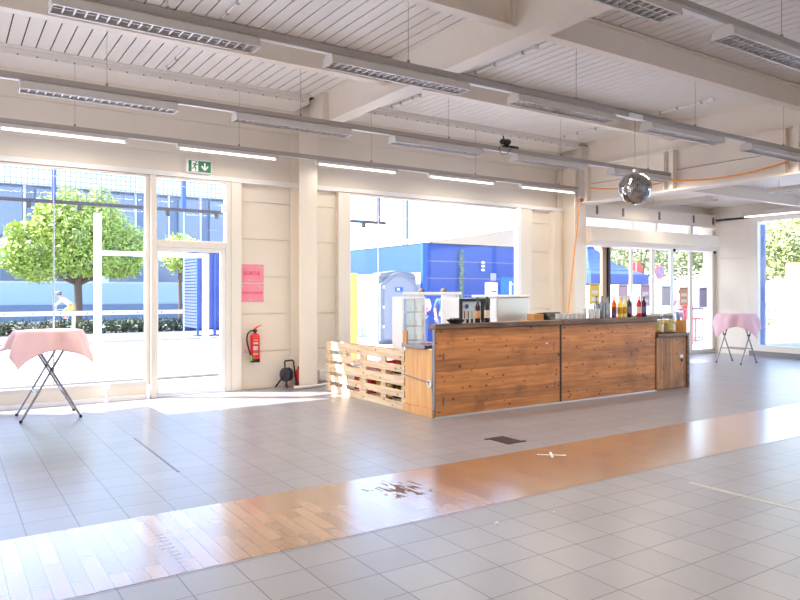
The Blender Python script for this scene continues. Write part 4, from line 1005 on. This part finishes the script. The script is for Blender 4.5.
# crates / shrubs left of the toilet
rnd = random.Random(12)
for x, y, r, lab in ((11.6, 22.4, .9, 'grey green bush behind the portable toilet'),):
    b = BM(); leaves(b, (x, y, .9), (.65, .8, .95), 900, .09, rnd, .2); tag(obj('bush', b, 'hedge'), lab, 'bush')

# ---- people (small, outside)
def skinmesh(name, chains, mat, parent, rootr=None):
    me = bpy.data.meshes.new(name); vs = []; es = []; rs = []; idx = {}
    for ch in chains:
        prev = None
        for p, r in ch:
            k = tuple(round(c, 4) for c in p)
            if k not in idx: idx[k] = len(vs); vs.append(p); rs.append(r)
            if prev is not None and prev != idx[k]: es.append((prev, idx[k]))
            prev = idx[k]
    me.from_pydata(vs, es, []); o = bpy.data.objects.new(name, me); COL.objects.link(o); o.parent = parent
    bm_ = o.modifiers.new('skin', 'SKIN'); bm_.use_smooth_shade = True
    for i, v in enumerate(me.skin_vertices[0].data): v.radius = (rs[i], rs[i]); v.use_root = (i == 0)
    s = o.modifiers.new('sub', 'SUBSURF'); s.levels = 1; s.render_levels = 2
    me.materials.append(M[mat] if isinstance(mat, str) else mat); return o
def person(label, loc, rz, J, top, legs_, hair='hairm', sleeves=True, shorts=False):
    """J: joint dictionary in local metres, person faces -Y"""
    t = thing('person', label, 'person', loc, rz)
    V = {k: Vector(v) for k, v in J.items()}
    def hand(w, e):
        d = (w - e).normalized(); u, q = frame_of(d); c = []
        for k in range(4):
            s = (k - 1.5) * .021; c.append([(tuple(w), .02), (tuple(w + d * .07 + u * s), .012), (tuple(w + d * (.10 + .01 * (k in (1, 2))) + u * s + q * .012), .009), (tuple(w + d * .14 + u * s + q * .03), .007)])
        c.append([(tuple(w), .02), (tuple(w + d * .03 + u * .045), .012), (tuple(w + d * .07 + u * .06), .009)]); return c
    P = lambda k, r: (tuple(V[k]), r)
    mid = V['pelvis'].lerp(V['neck'], .55)
    ch = [[P('pelvis', .12), (tuple(mid), .115), P('chest', .13), P('neck', .05), P('head', .088), P('crown', .07)]]
    for s in ('l', 'r'):
        ch.append([P('chest', .13), P('sh' + s, .055), P('el' + s, .04), P('wr' + s, .026)])
        ch.append([P('pelvis', .12), P('hip' + s, .085), P('kn' + s, .058), P('an' + s, .036), P('to' + s, .03)])
        ch += hand(V['wr' + s], V['el' + s])
    body = skinmesh('body', ch, 'skin', t)
    shirt = [[P('pelvis', .135), (tuple(mid), .13), P('chest', .145), (tuple(V['chest'].lerp(V['neck'], .6)), .075)]]
    for s in ('l', 'r'):
        e = V['sh' + s].lerp(V['el' + s], .9)
        shirt.append([P('chest', .145), P('sh' + s, .07), (tuple(e), .055)])
    skinmesh('shirt', shirt, top, t)
    tr = []
    for s in ('l', 'r'):
        c = [P('pelvis', .13), P('hip' + s, .10), P('kn' + s, .072)]
        if not shorts: c.append((tuple(V['kn' + s].lerp(V['an' + s], .9)), .055))
        else: c[-1] = (tuple(V['hip' + s].lerp(V['kn' + s], .8)), .08)
        tr.append(c)
    skinmesh('shorts' if shorts else 'trousers', tr, legs_, t)
    for s in ('l', 'r'): obj('shoe', sphere(BM(), V['to' + s].lerp(V['an' + s], .35) - Vector((0, 0, .015)), .06, 10, 8, (.75, 1.7, .6)), 'dark', t)
    h = V['head']; f = Vector((0, -1, 0))
    b = BM(); sphere(b, h + Vector((0, .018, .045)), .108, 14, 10, (.92, 1.0, .95)); obj('hair', b, hair, t, smooth=True)
    b = BM()
    for s in (-1, 1): sphere(b, h + Vector((s * .032, -.086, .012)), .010, 8, 6)
    sphere(b, h + Vector((0, -.088, -.045)), .016, 8, 6, (1.5, .4, .4)); obj('eyes_and_mouth', b, 'hairm', t)
    b = BM(); sphere(b, h + Vector((0, -.098, -.015)), .014, 8, 6, (.8, 1.1, 1.3))
    for s in (-1, 1): sphere(b, h + Vector((s * .092, 0, .0)), .02, 8, 6, (.5, .8, 1.3))
    obj('nose_and_ears', b, 'skin', t)
    return t
STAND = dict(pelvis=(0, 0, .95), chest=(0, .0, 1.32), neck=(0, 0, 1.47), head=(0, -.02, 1.58), crown=(0, -.01, 1.66), shl=(.18, 0, 1.38), shr=(-.18, 0, 1.38), ell=(.24, .03, 1.12), elr=(-.24, .03, 1.12), wrl=(.22, -.10, .92), wrr=(-.22, -.10, .92),
             hipl=(.09, 0, .88), hipr=(-.09, 0, .88), knl=(.10, -.01, .49), knr=(-.10, .0, .49), anl=(.10, .02, .08), anr=(-.10, .02, .08), tol=(.11, -.13, .03), tor=(-.11, -.13, .03))
J = dict(STAND); J.update(ell=(.22, -.08, 1.14), wrl=(.08, -.26, 1.12), elr=(-.22, -.08, 1.14), wrr=(-.06, -.27, 1.10), head=(0, -.05, 1.57), crown=(0, -.04, 1.65))
person('person in a white shirt outside the window, holding a pink bouquet', (10.75, 15.2, -.02), radians(-35), J, 'shirtw', 'jeans')
t = thing('bouquet', 'pink and white bouquet held by the person in the white shirt', 'bouquet', (10.60, 14.93, 1.12))
b = BM(); rnd = random.Random(3); 
for k in range(22): sphere(b, (rnd.uniform(-.12, .12), rnd.uniform(-.1, .06), rnd.uniform(-.03, .09)), .035, 8, 6)
obj('blossoms', b, 'pink', t); obj('wrap', lathe(BM(), [(.02, -.22), (.09, 0), (.085, 0), (0, -.2)], seg=12), 'white', t)
J = dict(STAND); J.update(ell=(.28, -.02, 1.16), wrl=(.20, -.16, 1.0))
person('person in blue outside the window, head showing above the work surface', (11.42, 15.1, -.02), radians(-30), J, 'jeans', 'jeans')
person('person in a mauve top standing outside the far storefront', (20.45, 14.0, -.02), radians(-60), STAND, 'mauve', 'navy')
# cyclist
t = thing('bicycle', 'bicycle ridden past on the street, behind the guard rail', 'bicycle', (4.60, 34.0, -.02))
def wheel(x):
    b = BM(); n = 28; pts = [(x + .34 * cos(2 * pi * k / n), 0, .35 + .34 * sin(2 * pi * k / n)) for k in range(n + 1)]; tube(b, pts, .018, 6)
    for k in range(10): cyl(b, (x, 0, .35), (x + .33 * cos(2 * pi * k / 10), 0, .35 + .33 * sin(2 * pi * k / 10)), .003, 4)
    return b
obj('wheel', wheel(-.52), 'dark', t); obj('wheel', wheel(.52), 'dark', t)
b = BM()
for p, q in (((-.42, 0, .85), (.0, 0, .30)), ((-.42, 0, .82), (.22, 0, .82)), ((0, 0, .30), (.24, 0, .88)), ((.22, 0, .82), (.52, 0, .35)), ((0, 0, .3), (.52, 0, .35)), ((-.40, 0, .92), (-.52, 0, .35)), ((-.40, .22, 1.0), (-.40, -.22, 1.0)), ((-.40, 0, 1.0), (-.42, 0, .85))): cyl(b, p, q, .016, 8)
obj('bike_frame', b, 'steel', t); obj('saddle', box(BM(), .14, .40, -.06, .06, .88, .93), 'dark', t, bevel=.02)
J = dict(pelvis=(0, .25, .98), chest=(0, -.10, 1.30), neck=(0, -.24, 1.40), head=(0, -.31, 1.49), crown=(0, -.31, 1.57), shl=(.17, -.14, 1.32), shr=(-.17, -.14, 1.32), ell=(.2, -.28, 1.14), elr=(-.2, -.28, 1.14), wrl=(.2, -.42, 1.04), wrr=(-.2, -.42, 1.04),
         hipl=(.09, .22, .93), hipr=(-.09, .22, .93), knl=(.10, -.12, .78), knr=(-.10, -.05, .62), anl=(.10, .0, .42), anr=(-.10, .06, .20), tol=(.10, -.14, .38), tor=(-.10, -.08, .17))
p = person('cyclist in a white top and yellow shorts riding along the street', (4.60, 34.0, -.02), radians(-90), J, 'shirtw', 'yellow', shorts=True)
obj('helmet', sphere(BM(), (0, -.30, 1.56), .125, 14, 10, (.9, 1.15, .7)), 'plinth', p, smooth=True)

# ---- right side outdoors
t = thing('pavilion_tent', 'blue pavilion tent outside the far storefront', 'tent', (18.65, 16.45, -.02))
b = BM(); hw = 1.45
v = [b.verts.new(q) for q in ((-hw, -hw, 2.2), (hw, -hw, 2.2), (hw, hw, 2.2), (-hw, hw, 2.2), (0, 0, 3.35), (-hw, -hw, 1.88), (hw, -hw, 1.88), (hw, hw, 1.88), (-hw, hw, 1.88))]
mids = []
for i in range(4):
    a, c = v[i], v[(i + 1) % 4]
    n = 8; prev = None
    for k in range(n):
        f0, f1 = k / n, (k + 1) / n
        pa = a.co.lerp(v[4].co, f0) - Vector((0, 0, .22 * sin(pi * f0))); pb = c.co.lerp(v[4].co, f0) - Vector((0, 0, .22 * sin(pi * f0)))
        pc_ = a.co.lerp(v[4].co, f1) - Vector((0, 0, .22 * sin(pi * f1))); pd = c.co.lerp(v[4].co, f1) - Vector((0, 0, .22 * sin(pi * f1)))
        b.faces.new([b.verts.new(q) for q in ((pa, pb, pd, pc_) if k < n - 1 else (pa, pb, v[4].co))])
    b.faces.new((v[i], v[(i + 1) % 4], v[5 + (i + 1) % 4], v[5 + i]))
o = obj('canopy', b, 'bluet', t); md = o.modifiers.new('thick', 'SOLIDIFY'); md.thickness = .01
for sx in (-1, 1):
    for sy in (-1, 1): obj('leg', box(BM(), sx * (hw - .06) - .02, sx * (hw - .06) + .02, sy * (hw - .06) - .02, sy * (hw - .06) + .02, 0, 2.2), 'steel', t)
def road_sign(label, x, y, zc, r, kind):
    t = thing('road_sign', label, 'road sign', (x, y, -.02), rz=radians(0 if kind == 'np' else -50)); obj('pole', cyl(BM(), (0, .03, 0), (0, .03, zc + r), .035), 'grey', t)
    if kind == 'np':
        pl = obj('plate', cyl(BM(), (0, 0, zc), (0, .02, zc), r, 28), 'signred', t); obj('blue_disc', cyl(BM(), (0, -.006, zc), (0, -.0005, zc), r * .76, 28), 'signblue', t)
        b = BM(); s = r * .72; prism(b, [(-s * .62, zc + s * .78), (-s * .78, zc + s * .62), (s * .62, zc - s * .78), (s * .78, zc - s * .62)], 1, -.010, -.0065); obj('slash', b, 'signred', t)
    else:
        b = BM(); prism(b, [(r * cos(pi / 8 + k * pi / 4), zc + r * sin(pi / 8 + k * pi / 4)) for k in range(8)], 1, 0, .02); obj('plate', b, 'signred', t)
road_sign('round blue no parking sign with red rim beyond the far storefront', 27.6, 20.0, 2.52, .33, 'np')
road_sign('red octagonal road sign behind the tent', 25.9, 20.0, 2.66, .29, 'st')
for i, (x, y, th, s, lab) in enumerate(((42, 32, 2.5, 1.2, 'big olive green tree beyond the far storefront, left'), (54, 31, 2.5, 1.3, 'big olive green tree beyond the far storefront, right'), (67, 28, 2.5, 1.3, 'far olive tree seen beside the corner post'), (44, 21.6, 2.6, 1.0, 'tall olive tree beyond the right window, left part'), (44, 12.0, 2.6, 1.1, 'tall olive tree beyond the right window, right part'), (40, 43, 2.4, 1.2, 'olive tree between the two storefront trees'))):
    bl = [((0, 0, 4.6), (2.8, 2.8, 1.9)), ((-1.6, 1.2, 3.5), (2.0, 2.0, 1.2)), ((1.5, -1.4, 3.4), (2.1, 2.1, 1.3)), ((.2, -2.2, 3.6), (1.7, 1.7, 1.2)), ((0.3, 2.2, 4.6), (1.8, 1.8, 1.4)), ((-.4, -1.2, 6.0), (1.8, 1.8, 1.2))]
    tree(lab, x, y, th, [(tuple(c * s for c in p), tuple(q * s for q in r)) for p, r in bl], 6500, .17, 'leafd', 20 + i, tr=.22)
t = thing('garden_wall', 'white wall along the road beyond the right window', 'wall', (30.5, 13.0, -.02)); obj('wall_slab', box(BM(), 0, .2, -9, 22, 0, 1.92), 'bwhite', t)
obj('coping', box(BM(), -.03, .23, -9, 22, 1.92, 1.98), 'white', t)
t = thing('white_van', 'white box trailer with a yellow corner behind the white wall', 'trailer', (34, 14.2, -.02)); obj('box_body', box(BM(), 0, 2.2, -4, 3.4, .5, 3.0), 'white', t, bevel=.03); obj('yellow_corner', prism(BM(), [(2.7, 2.2), (3.3, 2.2), (3.3, 3.0), (2.4, 3.0)], 0, -.02, -.001), 'yellow', t)
for y in (-3.0, 2.4): obj('wheel', cyl(BM(), (.0, y, .4), (.25, y, .4), .4, 20), 'dark', t)
rnd = random.Random(31)
for x, y, r, lab in ((28.5, 15.6, .60, 'round green shrub outside the right window, left one'), (28.2, 13.6, .6, 'round green shrub outside the right window, right one')):
    b = BM(); leaves(b, (x, y, .55), (r, r, .6), 900, .06, rnd, .3); tag(obj('shrub', b, 'leafd'), lab, 'shrub')
t = thing('wire_fence', 'thin wire fence outside the right window', 'fence', (26.5, 13.0, -.02))
b = BM(); y = -8
while y < 5: cyl(b, (0, y, 0), (0, y, 1.7), .006, 4); y += .22
for z in (.3, .7, 1.1, 1.5): cyl(b, (0, -8, z), (0, 5, z), .006, 4)
o = obj('wires', b, 'grey', t); o['kind'] = 'stuff'
for y in (-5.6, -2.8, 0, 2.0, 4.6): obj('post', cyl(BM(), (0, y, 0), (0, y, 1.8), .03, 8), 'grey', t)
tag(obj('blue_banner', box(BM(), XR + .28, XR + .34, 9.47, 9.62, -.02, 3.3), plain('pale blue banner', (150, 172, 226), .7)), 'narrow blue banner outside at the edge of the right window', 'banner')
t = thing('white_building', 'low white building with window band behind the tent', 'building', (40, 52, -.02)); obj('wall', box(BM(), -6, 26, 0, 8, 0, 4.0), 'bwhite', t)
for k in range(9): obj('window', box(BM(), -5 + 2.9 * k, -2.9 + 2.9 * k, -.05, 0, 1.9, 3.5), 'bglass', t)
obj('roof_band', box(BM(), -6.3, 22.3, -.3, 8.3, 4.0, 4.4), 'plinth', t)
t = thing('awning', 'white awning along the outside of the far storefront', 'awning', (11.9, 10.985, 3.72))
obj('roof_sheet', box(BM(), 0, 8.6, 0, 2.4, 0, .04), 'white', t); obj('valance', box(BM(), 0, 8.6, 2.36, 2.4, -.5, -.002), 'white', t)
for x in (.02, 2.6, 5.24): obj('bracket', box(BM(), x, x + .05, .0, 2.35, -.08, -.002), 'white', t)
# crowd barrier and red chairs
def barrier(label, x, y, rz):
    t = thing('crowd_barrier', label, 'barrier', (x, y, -.02), rz=rz, group='crowd barriers outside')
    b = BM(); tube(b, [(-1.1, 0, .15), (-1.1, 0, 1.05), (-1.05, 0, 1.1), (1.05, 0, 1.1), (1.1, 0, 1.05), (1.1, 0, .15), (-1.1, 0, .15)], .019); obj('rail_loop', b, 'edge', t, smooth=True)
    for k in range(15): obj('bar', cyl(BM(), (-1.0 + k * .143, 0, .15), (-1.0 + k * .143, 0, 1.1), .010, 6), 'edge', t)
    for x_ in (-.8, .8):
        b = BM(); tube(b, [(x_, -.3, .012), (x_, -.1, .10), (x_, 0, .16), (x_, .1, .10), (x_, .3, .012)], .016); obj('foot', b, 'steel', t)
barrier('steel crowd barrier outside the far storefront, near the corner post', 19.0, 12.4, radians(-4))
barrier('steel crowd barrier further out behind the first one', 20.9, 13.2, radians(-4))
def chair(label, x, y, rz):
    t = thing('plastic_chair', label, 'chair', (x, y, -.02), rz=rz, group='red chairs outside')
    obj('seat', box(BM(), -.22, .22, -.22, .22, .76, .80), 'redp', t, bevel=.01); obj('backrest', box(BM(), -.22, .22, .20, .23, .81, 1.30), 'redp', t, bevel=.01)
    for sx in (-1, 1):
        for sy in (-1, 1): obj('leg', cyl(BM(), (sx * .22, sy * .21, 0), (sx * .19, sy * .18, .76), .018, 8), 'redp', t)
chair('tall red plastic chair outside behind the crowd barrier, left one', 19.5, 12.9, 1.2); chair('tall red plastic chair outside behind the crowd barrier, right one', 20.25, 12.75, .4)
